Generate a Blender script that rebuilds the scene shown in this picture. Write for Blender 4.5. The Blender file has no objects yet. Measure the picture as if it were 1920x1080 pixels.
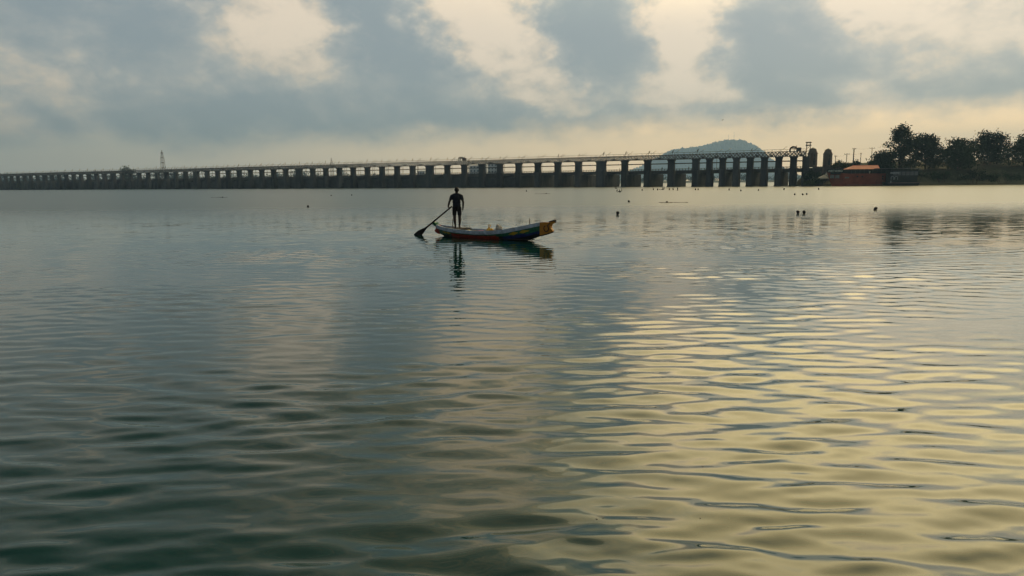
import bpy, bmesh, math, random
import numpy as np
from mathutils import Vector, Matrix, noise as mnoise

R = math.radians
scene = bpy.context.scene
C = scene.collection

# ------------------------------------------------------------------ camera
FPX, CH, PITCH, ROLL = 1300.0, 2.4, R(8.6), R(0.485)
F = Vector((0, math.cos(PITCH), -math.sin(PITCH)))
U0 = Vector((0, math.sin(PITCH), math.cos(PITCH)))
R0 = Vector((1, 0, 0))
RV = R0 * math.cos(ROLL) - U0 * math.sin(ROLL)
UV = U0 * math.cos(ROLL) + R0 * math.sin(ROLL)
CAM = Vector((0, 0, CH))
cam_d = bpy.data.cameras.new('camera')
cam = bpy.data.objects.new('camera', cam_d)
C.objects.link(cam)
cam_d.sensor_width = 36.0
cam_d.lens = 36.0 * FPX / 1920.0
cam_d.clip_start = 0.05
cam_d.clip_end = 30000
m3 = Matrix((RV, UV, -F)).transposed()
cam.matrix_world = Matrix.Translation(CAM) @ m3.to_4x4()
scene.camera = cam


def ray(px, py):
    return F + RV * ((px - 960) / FPX) + UV * ((540 - py) / FPX)


def at_water(px, py, z=0.0):
    d = ray(px, py)
    return CAM + d * ((z - CH) / d.z)


def at_depth(px, py, Y):
    d = ray(px, py)
    return CAM + d * (Y / d.y)


def project(p):
    v = Vector(p) - CAM
    k = v.dot(F)
    return 960 + FPX * v.dot(RV) / k, 540 - FPX * v.dot(UV) / k


def azel(px, py):
    d = ray(px, py).normalized()
    return math.atan2(d.x, d.y), math.asin(d.z)


# ------------------------------------------------------------------ sky and sun
SUN_AZ, SUN_EL = R(36), R(33)
SUN = Vector((math.sin(SUN_AZ) * math.cos(SUN_EL), math.cos(SUN_AZ) * math.cos(SUN_EL), math.sin(SUN_EL)))

world = bpy.data.worlds.new('World')
scene.world = world
world.use_nodes = True
NT = world.node_tree
for n in list(NT.nodes):
    NT.nodes.remove(n)


class E:
    """a float socket with arithmetic"""
    nt = None

    def __init__(s, v):
        s.v = v

    @staticmethod
    def op(kind, *a):
        n = E.nt.nodes.new('ShaderNodeMath')
        n.operation = kind
        for k, x in enumerate(a):
            x = x.v if isinstance(x, E) else x
            if isinstance(x, (int, float)):
                n.inputs[k].default_value = x
            else:
                E.nt.links.new(x, n.inputs[k])
        return E(n.outputs[0])

    def __add__(s, o): return E.op('ADD', s, o)
    def __sub__(s, o): return E.op('SUBTRACT', s, o)
    def __rsub__(s, o): return E.op('SUBTRACT', o, s)
    def __mul__(s, o): return E.op('MULTIPLY', s, o)
    def __truediv__(s, o): return E.op('DIVIDE', s, o)
    __radd__ = __add__
    __rmul__ = __mul__


def smooth(x, a, b):
    n = E.nt.nodes.new('ShaderNodeMapRange')
    n.interpolation_type = 'SMOOTHSTEP'
    E.nt.links.new(x.v, n.inputs['Value'])
    n.inputs['From Min'].default_value = a
    n.inputs['From Max'].default_value = b
    return E(n.outputs['Result'])


def mixc(fac, a, b):
    n = E.nt.nodes.new('ShaderNodeMix')
    n.data_type = 'RGBA'
    for sock, x in ((n.inputs['Factor'], fac), (n.inputs[6], a), (n.inputs[7], b)):
        x = x.v if isinstance(x, E) else x
        if isinstance(x, (int, float)):
            sock.default_value = x
        elif isinstance(x, tuple):
            sock.default_value = (x[0], x[1], x[2], 1)
        else:
            E.nt.links.new(x, sock)
    return E(n.outputs[2])


def noise(vec, scale, detail=5, rough=0.55, dist=0.0):
    n = E.nt.nodes.new('ShaderNodeTexNoise')
    n.inputs['Scale'].default_value = scale
    n.inputs['Detail'].default_value = detail
    n.inputs['Roughness'].default_value = rough
    n.inputs['Distortion'].default_value = dist
    E.nt.links.new(vec, n.inputs['Vector'])
    return n


def build_sky():
    E.nt = NT
    tc = NT.nodes.new('ShaderNodeTexCoord')
    d = tc.outputs['Generated']
    sep = NT.nodes.new('ShaderNodeSeparateXYZ')
    NT.links.new(d, sep.inputs[0])
    x, y, z = (E(sep.outputs[k]) for k in range(3))
    az = E.op('ARCTAN2', x, y)
    el = E.op('ARCSINE', z)
    # cloud space: azimuth, elevation stretched a little so that clouds lie flat
    cmb = NT.nodes.new('ShaderNodeCombineXYZ')
    NT.links.new(az.v, cmb.inputs[0])
    NT.links.new((el * 1.5).v, cmb.inputs[1])
    p = cmb.outputs[0]
    n1 = noise(p, 7.0, 4, 0.56)
    s1 = NT.nodes.new('ShaderNodeSeparateColor')
    NT.links.new(n1.outputs['Color'], s1.inputs[0])
    w1, w2 = E(s1.outputs[0]) - 0.5, E(s1.outputs[1]) - 0.5
    n2 = noise(p, 26.0, 4, 0.6)
    s2 = NT.nodes.new('ShaderNodeSeparateColor')
    NT.links.new(n2.outputs['Color'], s2.inputs[0])
    v1, v2 = E(s2.outputs[0]) - 0.5, E(s2.outputs[1]) - 0.5
    azd = az + w1 * 0.13 + v1 * 0.07
    eld = el + w2 * 0.08 + v2 * 0.05
    big = E(noise(p, 4.2, 5, 0.55, 0.6).outputs[0]) - 0.5
    fine = E(noise(p, 16.0, 5, 0.6, 0.3).outputs[0]) - 0.5
    puff = E(noise(p, 38.0, 5, 0.6, 0.2).outputs[0]) - 0.5
    # relief: cloud flanks turned towards the sun are lighter than those turned away
    of = NT.nodes.new('ShaderNodeVectorMath')
    of.operation = 'ADD'
    NT.links.new(p, of.inputs[0])
    of.inputs[1].default_value = (0.016, 0.020, 0)
    fine_b = E(noise(of.outputs[0], 16.0, 5, 0.6, 0.3).outputs[0]) - 0.5
    big_b = E(noise(of.outputs[0], 4.2, 5, 0.55, 0.6).outputs[0]) - 0.5
    relief = (fine - fine_b) * 0.75 + (big - big_b) * 1.4
    L = big * 0.75 + fine * 0.70 + puff * 0.48 + relief
    blobs = [  # cumulus heads lit from behind (+) and thick grey bases (-): centre and radii seen from the shore
        (500, 30, 110, 55, .55), (590, 75, 70, 50, .38), (865, 25, 85, 75, .75), (900, 95, 50, 35, .3),
        (1268, 20, 75, 60, .7), (1300, 110, 80, 60, .8), (1280, 185, 110, 35, .45), (1035, 150, 55, 60, .55),
        (985, 100, 30, 45, .3), (1610, 25, 85, 45, .75), (1650, 190, 70, 40, .75), (1075, 190, 60, 30, .35),
        (1840, 60, 90, 70, .4), (40, 130, 120, 60, .35), (1180, 130, 40, 30, .2),
        (880, -110, 120, 150, .75), (1290, -110, 110, 150, .9), (520, -110, 110, 130, .4), (1640, -90, 140, 120, .6), (1090, -120, 70, 120, -.4), (700, -120, 80, 120, -.4), (1460, -110, 70, 110, -.3),  # unseen clouds above the view, added to shape the water's reflections
        (300, 30, 110, 60, -.55), (715, 50, 95, 75, -.7), (800, 130, 75, 40, -.5), (1175, 50, 75, 65, -.75), (1110, 130, 70, 50, -.45), (1060, 30, 60, 40, -.4),
        (1050, 60, 50, 50, -.35), (1430, 40, 120, 70, -.7), (1470, 140, 140, 50, -.5), (415, 207, 55, 14, -.4),
        (620, 215, 260, 36, -.42), (900, 235, 160, 28, -.35), (1500, 198, 110, 22, -.4), (330, 225, 160, 35, -.3),
        (1130, 240, 130, 18, -.28), (1385, 245, 100, 14, -.3), (1790, 180, 110, 50, -.3), (120, 50, 130, 60, -.3),
    ]
    for (bx, by, rx, ry, wgt) in blobs:
        a0, e0 = azel(bx, by)
        sa, se = rx / FPX * 1.05, ry / FPX * 1.1
        qa, qe = (azd - a0) / sa, (eld - e0) / se
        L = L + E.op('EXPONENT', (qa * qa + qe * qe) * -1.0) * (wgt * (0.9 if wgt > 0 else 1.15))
    # the sun stands behind the clouds up to the right: the veil brightens towards it
    dot = NT.nodes.new('ShaderNodeVectorMath')
    dot.operation = 'DOT_PRODUCT'
    NT.links.new(d, dot.inputs[0])
    dot.inputs[1].default_value = SUN
    cs = E(dot.outputs['Value'])
    glow = smooth(cs, 0.45, 1.0)
    # thick cloud low down, thinner overhead: the glare opens above the deck
    glow2 = smooth(cs, 0.845, 0.985) * smooth(el + w2 * 0.06, 0.215, 0.43)
    t = smooth(L + glow * 0.08, -0.72, 0.76)
    K = 1 / 0.1
    rr = NT.nodes.new('ShaderNodeValToRGB')
    NT.links.new(t.v, rr.inputs[0])
    cr = rr.color_ramp
    cols = [(0.0, (.272, .318, .335)), (.38, (.392, .408, .388)), (.60, (.52, .495, .43)), (.80, (.71, .605, .465)), (1.0, (.92, .755, .56))]
    cr.elements[0].position = 0
    cr.elements[0].color = (*cols[0][1], 1)
    cr.elements[1].position = 1
    cr.elements[1].color = (*cols[-1][1], 1)
    for pos, c in cols[1:-1]:
        e = cr.elements.new(pos)
        e.color = (*c, 1)
    cloud = E(rr.outputs[0])
    # clear band low over the horizon, warm towards the sun's side
    warm = smooth(az + w1 * 0.1, -0.62, 0.42)
    edge = eld * 0.55 + el * 0.45
    band = 1.0 - smooth(edge - warm * 0.024, 0.034, 0.074)
    bandc = mixc(warm, (.86, .74, .53), (2.2, 1.46, .68))
    col = mixc(band * 0.92, cloud, bandc)
    # overhead, out of view, sky darkened to dim water reflections; dimmer behind too
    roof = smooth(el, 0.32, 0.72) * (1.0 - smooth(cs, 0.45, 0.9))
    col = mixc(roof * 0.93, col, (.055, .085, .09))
    back = 1.0 - smooth(cs, -0.6, 0.62)
    col = mixc(back * 0.62, col, (.105, .14, .17))
    # round the hidden sun the veil is blown out and loses its relief
    col = mixc(glow2 * 0.9, col, (.66, .585, .47))
    lum = NT.nodes.new('ShaderNodeMix')
    lum.data_type = 'RGBA'
    lum.blend_type = 'MULTIPLY'
    lum.inputs['Factor'].default_value = 1
    NT.links.new(col.v, lum.inputs[6])
    glow3 = smooth(cs, 0.60, 0.93) * smooth(el + w2 * 0.05, 0.185, 0.37)  # wider glow above the view, added to brighten mid-water reflections
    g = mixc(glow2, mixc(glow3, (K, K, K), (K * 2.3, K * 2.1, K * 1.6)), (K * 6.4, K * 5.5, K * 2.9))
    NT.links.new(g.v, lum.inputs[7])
    sky = NT.nodes.new('ShaderNodeTexSky')
    sky.sky_type = 'NISHITA'
    sky.sun_disc = False
    sky.sun_elevation = SUN_EL
    sky.sun_rotation = SUN_AZ
    sky.dust_density = 3.0
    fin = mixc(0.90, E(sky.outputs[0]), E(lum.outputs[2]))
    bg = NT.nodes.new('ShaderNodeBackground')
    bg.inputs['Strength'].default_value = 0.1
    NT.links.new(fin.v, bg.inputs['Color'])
    out = NT.nodes.new('ShaderNodeOutputWorld')
    NT.links.new(bg.outputs[0], out.inputs['Surface'])


build_sky()

sun_d = bpy.data.lights.new('sun', 'SUN')
sun_d.energy = 0.5
sun_d.angle = R(55)
sun_d.color = (1.0, .88, .62)
sun_o = bpy.data.objects.new('sun', sun_d)
C.objects.link(sun_o)
sun_o.rotation_euler = SUN.to_track_quat('Z', 'Y').to_euler()

scene.view_settings.view_transform = 'Standard'
scene.view_settings.look = 'None'
scene.view_settings.exposure = 0.17
scene.view_settings.gamma = 1.0
scene.view_settings.use_curve_mapping = False
scene.render.engine = 'CYCLES'
scene.cycles.use_denoising = True
scene.cycles.max_bounces = 6
scene.cycles.volume_bounces = 0
scene.cycles.sample_clamp_indirect = 4.0

# ------------------------------------------------------------------ helpers
MATS = {}


def mat(name, col, rough=0.75, vary=0.25, scale=1.5, bump=0.0, bscale=20.0, metal=0.0, col2=None, spec=0.3):
    if name in MATS:
        return MATS[name]
    m = bpy.data.materials.new(name)
    m.use_nodes = True
    nt = m.node_tree
    b = nt.nodes['Principled BSDF']
    b.inputs['Roughness'].default_value = rough
    b.inputs['Metallic'].default_value = metal
    b.inputs['Specular IOR Level'].default_value = spec
    tc = nt.nodes.new('ShaderNodeTexCoord')
    nz = nt.nodes.new('ShaderNodeTexNoise')
    nz.inputs['Scale'].default_value = scale
    nz.inputs['Detail'].default_value = 6
    nz.inputs['Roughness'].default_value = 0.62
    nt.links.new(tc.outputs['Object'], nz.inputs['Vector'])
    rp = nt.nodes.new('ShaderNodeValToRGB')
    nt.links.new(nz.outputs[0], rp.inputs[0])
    c2 = col2 or tuple(min(1, c * (1 + vary)) for c in col)
    c1 = tuple(c * (1 - vary) for c in col)
    rp.color_ramp.elements[0].position = 0.3
    rp.color_ramp.elements[1].position = 0.7
    rp.color_ramp.elements[0].color = (*c1, 1)
    rp.color_ramp.elements[1].color = (*c2, 1)
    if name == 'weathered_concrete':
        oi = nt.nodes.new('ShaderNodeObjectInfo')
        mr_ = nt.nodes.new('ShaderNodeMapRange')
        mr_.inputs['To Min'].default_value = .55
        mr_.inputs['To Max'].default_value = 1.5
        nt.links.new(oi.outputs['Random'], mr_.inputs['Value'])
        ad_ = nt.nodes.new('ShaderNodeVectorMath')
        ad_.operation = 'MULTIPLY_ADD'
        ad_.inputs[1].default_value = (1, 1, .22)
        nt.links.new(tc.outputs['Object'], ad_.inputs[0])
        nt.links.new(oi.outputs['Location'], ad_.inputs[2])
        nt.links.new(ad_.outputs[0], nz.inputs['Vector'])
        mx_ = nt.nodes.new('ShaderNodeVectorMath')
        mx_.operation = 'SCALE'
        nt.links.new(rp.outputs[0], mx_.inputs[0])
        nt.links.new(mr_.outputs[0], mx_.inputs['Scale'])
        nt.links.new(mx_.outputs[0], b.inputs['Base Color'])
    else:
        nt.links.new(rp.outputs[0], b.inputs['Base Color'])
    if bump:
        nb = nt.nodes.new('ShaderNodeTexNoise')
        nb.inputs['Scale'].default_value = bscale
        nb.inputs['Detail'].default_value = 4
        nt.links.new(tc.outputs['Object'], nb.inputs['Vector'])
        bp = nt.nodes.new('ShaderNodeBump')
        bp.inputs['Strength'].default_value = bump
        bp.inputs['Distance'].default_value = 0.05
        nt.links.new(nb.outputs[0], bp.inputs['Height'])
        nt.links.new(bp.outputs[0], b.inputs['Normal'])
    MATS[name] = m
    return m


class MB:
    def __init__(s):
        s.v, s.f, s.mi = [], [], []

    def add(s, vs, fs, mi=0):
        o = len(s.v)
        s.v += [tuple(v) for v in vs]
        s.f += [tuple(o + k for k in f) for f in fs]
        s.mi += [mi] * len(fs)
        return s

    def box(s, x0, x1, y0, y1, z0, z1, mi=0):
        vs = [(x, y, z) for z in (z0, z1) for y in (y0, y1) for x in (x0, x1)]
        return s.add(vs, [(0, 2, 3, 1), (4, 5, 7, 6), (0, 1, 5, 4), (2, 6, 7, 3), (0, 4, 6, 2), (1, 3, 7, 5)], mi)

    def prism(s, poly, y0, y1, mi=0):
        """poly in x,z extruded along y"""
        n = len(poly)
        vs = [(x, y0, z) for x, z in poly] + [(x, y1, z) for x, z in poly]
        fs = [tuple(range(n)), tuple(range(2 * n - 1, n - 1, -1))]
        fs += [(k, k + n, (k + 1) % n + n, (k + 1) % n) for k in range(n)]
        return s.add(vs, fs, mi)

    def column(s, poly, z0, z1, k=1.0, mi=0):
        """poly in x,y raised from z0 to z1, top scaled by k about its centre"""
        n = len(poly)
        cx, cy = sum(p[0] for p in poly) / n, sum(p[1] for p in poly) / n
        vs = [(x, y, z0) for x, y in poly] + [(cx + (x - cx) * k, cy + (y - cy) * k, z1) for x, y in poly]
        fs = [tuple(range(n - 1, -1, -1)), tuple(range(n, 2 * n))]
        fs += [(i, (i + 1) % n, (i + 1) % n + n, i + n) for i in range(n)]
        return s.add(vs, fs, mi)

    def tube(s, pts, rad, n=6, mi=0, cap=True):
        pts = [Vector(p) for p in pts]
        rs = rad if isinstance(rad, (list, tuple)) else [rad] * len(pts)
        rings, prev = [], None
        for k, p in enumerate(pts):
            d = (pts[min(k + 1, len(pts) - 1)] - pts[max(k - 1, 0)]).normalized()
            if prev is None:
                a = d.orthogonal().normalized()
            else:
                a = (prev - d * prev.dot(d))
                a = a.normalized() if a.length > 1e-6 else d.orthogonal().normalized()
            prev = a
            b = d.cross(a)
            rings.append([p + (a * math.cos(t) + b * math.sin(t)) * rs[k] for t in [2 * math.pi * j / n for j in range(n)]])
        vs = [v for r in rings for v in r]
        fs = []
        for k in range(len(pts) - 1):
            for j in range(n):
                fs.append((k * n + j, k * n + (j + 1) % n, (k + 1) * n + (j + 1) % n, (k + 1) * n + j))
        if cap:
            fs.append(tuple(range(n - 1, -1, -1)))
            fs.append(tuple(range((len(pts) - 1) * n, len(pts) * n)))
        return s.add(vs, fs, mi)

    def ellipsoid(s, c, r, nu=12, nv=8, rot=None, mi=0):
        c = Vector(c)
        vs = []
        for j in range(1, nv):
            th = math.pi * j / nv
            for i in range(nu):
                ph = 2 * math.pi * i / nu
                p = Vector((r[0] * math.sin(th) * math.cos(ph), r[1] * math.sin(th) * math.sin(ph), r[2] * math.cos(th)))
                vs.append(c + (rot @ p if rot else p))
        top, bot = Vector((0, 0, r[2])), Vector((0, 0, -r[2]))
        vs += [c + (rot @ top if rot else top), c + (rot @ bot if rot else bot)]
        T, B = len(vs) - 2, len(vs) - 1
        fs = []
        for j in range(nv - 2):
            for i in range(nu):
                fs.append((j * nu + i, (j + 1) * nu + i, (j + 1) * nu + (i + 1) % nu, j * nu + (i + 1) % nu))
        for i in range(nu):
            fs.append((T, i, (i + 1) % nu))
            fs.append((B, (nv - 2) * nu + (i + 1) % nu, (nv - 2) * nu + i))
        return s.add(vs, fs, mi)

    def mesh(s, name, mats, smooth=False):
        me = bpy.data.meshes.new(name)
        me.from_pydata(s.v, [], s.f)
        for m in (mats if isinstance(mats, (list, tuple)) else [mats]):
            me.materials.append(m)
        me.polygons.foreach_set('material_index', s.mi)
        if smooth:
            me.polygons.foreach_set('use_smooth', [True] * len(me.polygons))
        me.update()
        return me

    def build(s, name, mats, parent=None, smooth=False, loc=None, rz=None):
        return link(name, s.mesh(name, mats, smooth), parent, loc, rz)


def link(name, me, parent=None, loc=None, rz=None):
    o = bpy.data.objects.new(name, me)
    C.objects.link(o)
    if parent is not None:
        o.parent = parent
    if loc is not None:
        o.location = loc
    if rz is not None:
        o.rotation_euler = (0, 0, rz)
    return o


def tag(o, label=None, cat=None, group=None, kind=None):
    if label: o['label'] = label
    if cat: o['category'] = cat
    if group: o['group'] = group
    if kind: o['kind'] = kind
    return o


def empty(name, loc=(0, 0, 0), rz=0.0):
    o = bpy.data.objects.new(name, None)
    C.objects.link(o)
    o.location = loc
    o.rotation_euler = (0, 0, rz)
    return o


def copy_tree(o, parent=None):
    c = o.copy()
    C.objects.link(c)
    c.parent = parent
    for ch in list(o.children):
        copy_tree(ch, c)
    return c


rng = random.Random(7)

# ------------------------------------------------------------------ water
def water_material():
    m = bpy.data.materials.new('river_water')
    m.use_nodes = True
    nt = m.node_tree
    b = nt.nodes['Principled BSDF']
    b.inputs['Base Color'].default_value = (.0015, .029, .022, 1)
    b.inputs['Roughness'].default_value = 0.03
    b.inputs['IOR'].default_value = 1.37
    tc = nt.nodes.new('ShaderNodeTexCoord')
    # calm slicks and ruffled patches
    mp = nt.nodes.new('ShaderNodeMapping')
    mp.inputs['Scale'].default_value = (0.35, 1.0, 1)
    nt.links.new(tc.outputs['Object'], mp.inputs['Vector'])
    pz = nt.nodes.new('ShaderNodeTexNoise')
    pz.inputs['Scale'].default_value = 0.09
    pz.inputs['Detail'].default_value = 4
    nt.links.new(mp.outputs[0], pz.inputs['Vector'])
    mr = nt.nodes.new('ShaderNodeMapRange')
    mr.inputs['From Min'].default_value = 0.35
    mr.inputs['From Max'].default_value = 0.65
    mr.inputs['To Min'].default_value = 0.35
    mr.inputs['To Max'].default_value = 1.0
    nt.links.new(pz.outputs[0], mr.inputs['Value'])
    # the open river is more ruffled than the water in the lee of the shore
    E.nt = nt
    sp = nt.nodes.new('ShaderNodeSeparateXYZ')
    nt.links.new(tc.outputs['Object'], sp.inputs[0])
    Yc = E(sp.outputs[1])
    patch = E(mr.outputs[0])
    open_ = smooth(Yc, 9.0, 42.0)
    far_ = smooth(Yc, 30.0, 80.0)
    sx, sy = None, None
    for (kx, ky, rot, sc, amp, det) in ((0.30, 1.0, 0.06, 2.8, 0.13, 1), (0.26, 1.0, -0.10, 7.0, 0.12, 2), (0.40, 1.0, 0.20, 0.9, 0.04, 1)):
        mp = nt.nodes.new('ShaderNodeMapping')
        mp.inputs['Scale'].default_value = (kx, ky, 1)
        mp.inputs['Rotation'].default_value = (0, 0, rot)
        nt.links.new(tc.outputs['Object'], mp.inputs['Vector'])
        nz = noise(mp.outputs[0], sc, det, 0.5)
        sc_ = nt.nodes.new('ShaderNodeSeparateColor')
        nt.links.new(nz.outputs['Color'], sc_.inputs[0])
        x_, y_ = (E(sc_.outputs[0]) - 0.5) * (amp * 0.45), (E(sc_.outputs[1]) - 0.5) * amp
        sx, sy = (x_, y_) if sx is None else (sx + x_, sy + y_)
    k_ = (open_ * 0.85 + 0.15) * patch * (1.0 - far_ * 0.75)
    cap = nt.nodes.new('ShaderNodeMapping')
    cap.inputs['Scale'].default_value = (0.5, 1.0, 1)
    cap.inputs['Rotation'].default_value = (0, 0, 0.35)
    nt.links.new(tc.outputs['Object'], cap.inputs['Vector'])
    cs_ = nt.nodes.new('ShaderNodeSeparateColor')
    nt.links.new(noise(cap.outputs[0], 15.0, 2, 0.5).outputs['Color'], cs_.inputs[0])
    kc = patch * (1.0 - open_)
    cb = nt.nodes.new('ShaderNodeCombineXYZ')
    nt.links.new((sx * k_ + (E(cs_.outputs[0]) - 0.5) * kc * 0.03).v, cb.inputs[0])
    nt.links.new((sy * k_ + (E(cs_.outputs[1]) - 0.5) * kc * 0.055).v, cb.inputs[1])
    ge = nt.nodes.new('ShaderNodeNewGeometry')
    va = nt.nodes.new('ShaderNodeVectorMath')
    va.operation = 'ADD'
    nt.links.new(ge.outputs['Normal'], va.inputs[0])
    nt.links.new(cb.outputs[0], va.inputs[1])
    vn = nt.nodes.new('ShaderNodeVectorMath')
    vn.operation = 'NORMALIZE'
    nt.links.new(va.outputs[0], vn.inputs[0])
    nt.links.new(vn.outputs[0], b.inputs['Normal'])
    ro = far_ * 0.24 + open_ * 0.02 + 0.03
    nt.links.new(ro.v, b.inputs['Roughness'])
    return m


def make_water():
    rs = [2.2]
    while rs[-1] < 1480:
        r = rs[-1]
        k = 1.0046 if r < 60 else (1.012 if r < 160 else 1.05)
        rs.append(r * k)
    rs = np.array(rs)
    fine = np.linspace(R(-46), R(46), 760)
    step = np.linspace(R(46), R(314), 60)[1:-1]
    th = np.concatenate([fine, step])
    nr, na = len(rs), len(th)
    RR, TT = np.meshgrid(rs, th, indexing='ij')
    X = RR * np.sin(TT)
    Y = RR * np.cos(TT)
    # one sheet; denser near the shore where the waves are large in view
    dr = np.where(RR < 60, 0.0046 * RR, np.where(RR < 160, 0.012 * RR, 0.05 * RR))
    dx = RR * (R(92) / 760)
    Z = np.zeros_like(X)
    g = np.random.default_rng(11)
    for k in range(84):
        lam = 0.12 * (0.82 / 0.12) ** g.random()
        spread = g.normal(0, 0.20)
        a = math.pi / 2 + (0.14 if k % 3 else -0.30) + spread
        kk = 2 * math.pi / lam
        kx, ky = kk * math.cos(a), kk * math.sin(a)
        slope = 0.028 * (lam / 0.31) ** (-0.35 if lam > 0.31 else 0.9)
        amp = slope / kk
        need = np.maximum(dr * abs(math.sin(a)), dx * abs(math.cos(a)))
        fade = np.clip((lam / np.maximum(need, 1e-6) - 2.6) / 3.0, 0, 1)
        Z += amp * fade * np.sin(kx * X + ky * Y + g.random() * 6.283)
    # wave groups: patches of livelier and calmer water
    env = np.zeros_like(X)
    for k in range(14):
        lam = 3.0 + 9 * g.random()
        a = g.random() * 6.283
        env += np.sin(2 * math.pi / lam * (math.cos(a) * X * 0.6 + math.sin(a) * Y) + g.random() * 6.283)
    env = np.clip(0.85 + 0.34 * env / 2.6, 0.25, 1.7)
    Z *= env
    # livelier close to the steps where the wash runs back, calmer further out
    Z *= 0.40 + 1.05 * np.clip((11.5 - np.hypot(X, Y)) / 7.5, 0, 1) ** 1.2
    Z *= np.clip((7000 - RR) / 500, 0, 1)
    co = np.stack([X, Y, Z], -1).reshape(-1, 3)
    co = np.vstack([co, [[0, 0, 0]]])
    global WATER_CO
    WATER_CO = co
    idx = np.arange(nr * na).reshape(nr, na)
    a = idx[:-1, :]
    b = np.roll(idx, -1, axis=1)[:-1, :]
    c = np.roll(idx, -1, axis=1)[1:, :]
    d = idx[1:, :]
    quads = np.stack([a, d, c, b], -1).reshape(-1, 4)
    tri = np.stack([np.full(na, nr * na), idx[0], np.roll(idx[0], -1)], -1)
    me = bpy.data.meshes.new('river_water')
    nq, nt_ = len(quads), len(tri)
    me.vertices.add(len(co))
    me.vertices.foreach_set('co', co.astype(np.float32).ravel())
    me.loops.add(nq * 4 + nt_ * 3)
    me.loops.foreach_set('vertex_index', np.concatenate([quads.ravel(), tri.ravel()]).astype(np.int32))
    me.polygons.add(nq + nt_)
    starts = np.concatenate([np.arange(nq) * 4, nq * 4 + np.arange(nt_) * 3]).astype(np.int32)
    me.polygons.foreach_set('loop_start', starts)
    me.update(calc_edges=True)
    me.polygons.foreach_set('use_smooth', np.ones(nq + nt_, dtype=bool))
    me.update()
    me.validate()
    me.materials.append(water_material())
    o = link('river_water', me)
    tag(o, 'calm grey green river water with gentle ripples', 'water', kind='structure')


make_water()

# ------------------------------------------------------------------ land
def fbm(x, y, z=0.0, o=4):
    return mnoise.fractal(Vector((x, y, z)), 0.9, 2.0, o)


M_earth = mat('bank_earth', (.045, .05, .028), .95, .4, .4, .5, 6.0, col2=(.075, .075, .04), spec=.1)
M_far = mat('far_land', (.05, .06, .04), .95, .3, .02)


def grid_land(name, xs, ys, hf, m, label):
    vs = [(x, y, hf(x, y)) for y in ys for x in xs]
    n = len(xs)
    fs = [(j * n + i, j * n + i + 1, (j + 1) * n + i + 1, (j + 1) * n + i) for j in range(len(ys) - 1) for i in range(n - 1)]
    o = MB().add(vs, fs).build(name, m, smooth=True)
    return tag(o, label, None, kind='structure')


def sstep(a, b, x):
    t = max(0.0, min(1.0, (x - a) / (b - a)))
    return t * t * (3 - 2 * t)


# far shore behind the barrage
FAR_Y = 1350.0
grid_land('far_shore', [-5200 + 130 * k for k in range(81)], [FAR_Y - 30, FAR_Y, FAR_Y + 40, FAR_Y + 150, 2200, 3200, 5000, 6950],
          lambda x, y: -1.5 + 5.5 * sstep(FAR_Y - 30, FAR_Y + 60, y + 25 * fbm(x / 300, 3)), M_far, 'low hazy shore beyond the barrage')
# left shore, behind the far end of the barrage
grid_land('far_bank', [-2000, -1500, -1100, -900, -760, -700, -660, -620, -590, -570, -550, -530], [560 + 30 * k for k in range(22)],
          lambda x, y: -1.5 + 6 * sstep(0, 60, (-560 - x) + (y - 800) * 0.12 + 18 * fbm(y / 90, 7)) * sstep(690, 740, y + 0.45 * (x + 600)), M_far,
          'tree covered bank at the far end of the barrage')

# right shore
def bank_edge(x):
    return 309.5 - 0.20 * (x - 128) - 1.6 * fbm(x / 14, 1.7) + 5.0 * sstep(128, 150, x)


def bank_h(x, y):
    d = y - bank_edge(x)
    h = -1.6 + 2.4 * sstep(-1.0, 3.0, d) + 6.0 * sstep(4, 24, d) + 5.0 * sstep(30, 90, d + 0.3 * (x - 150))
    h += 0.35 * fbm(x / 3.5, y / 3.5) * sstep(-1, 4, d)
    k = sstep(127.0, 133.5, x - max(0.0, y - 322.0) * .75)
    return -1.6 + (h + 1.6) * k


grid_land('river_bank', [126 + 1.5 * k for k in range(54)] + [210 + 12 * k for k in range(40)] + [800, 1200, 1800, 2500], [232 + 2.0 * k for k in range(70)] + [375 + 20 * k for k in range(40)],
          bank_h, M_earth, 'grassy earth river bank beside the barrage')


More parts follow.
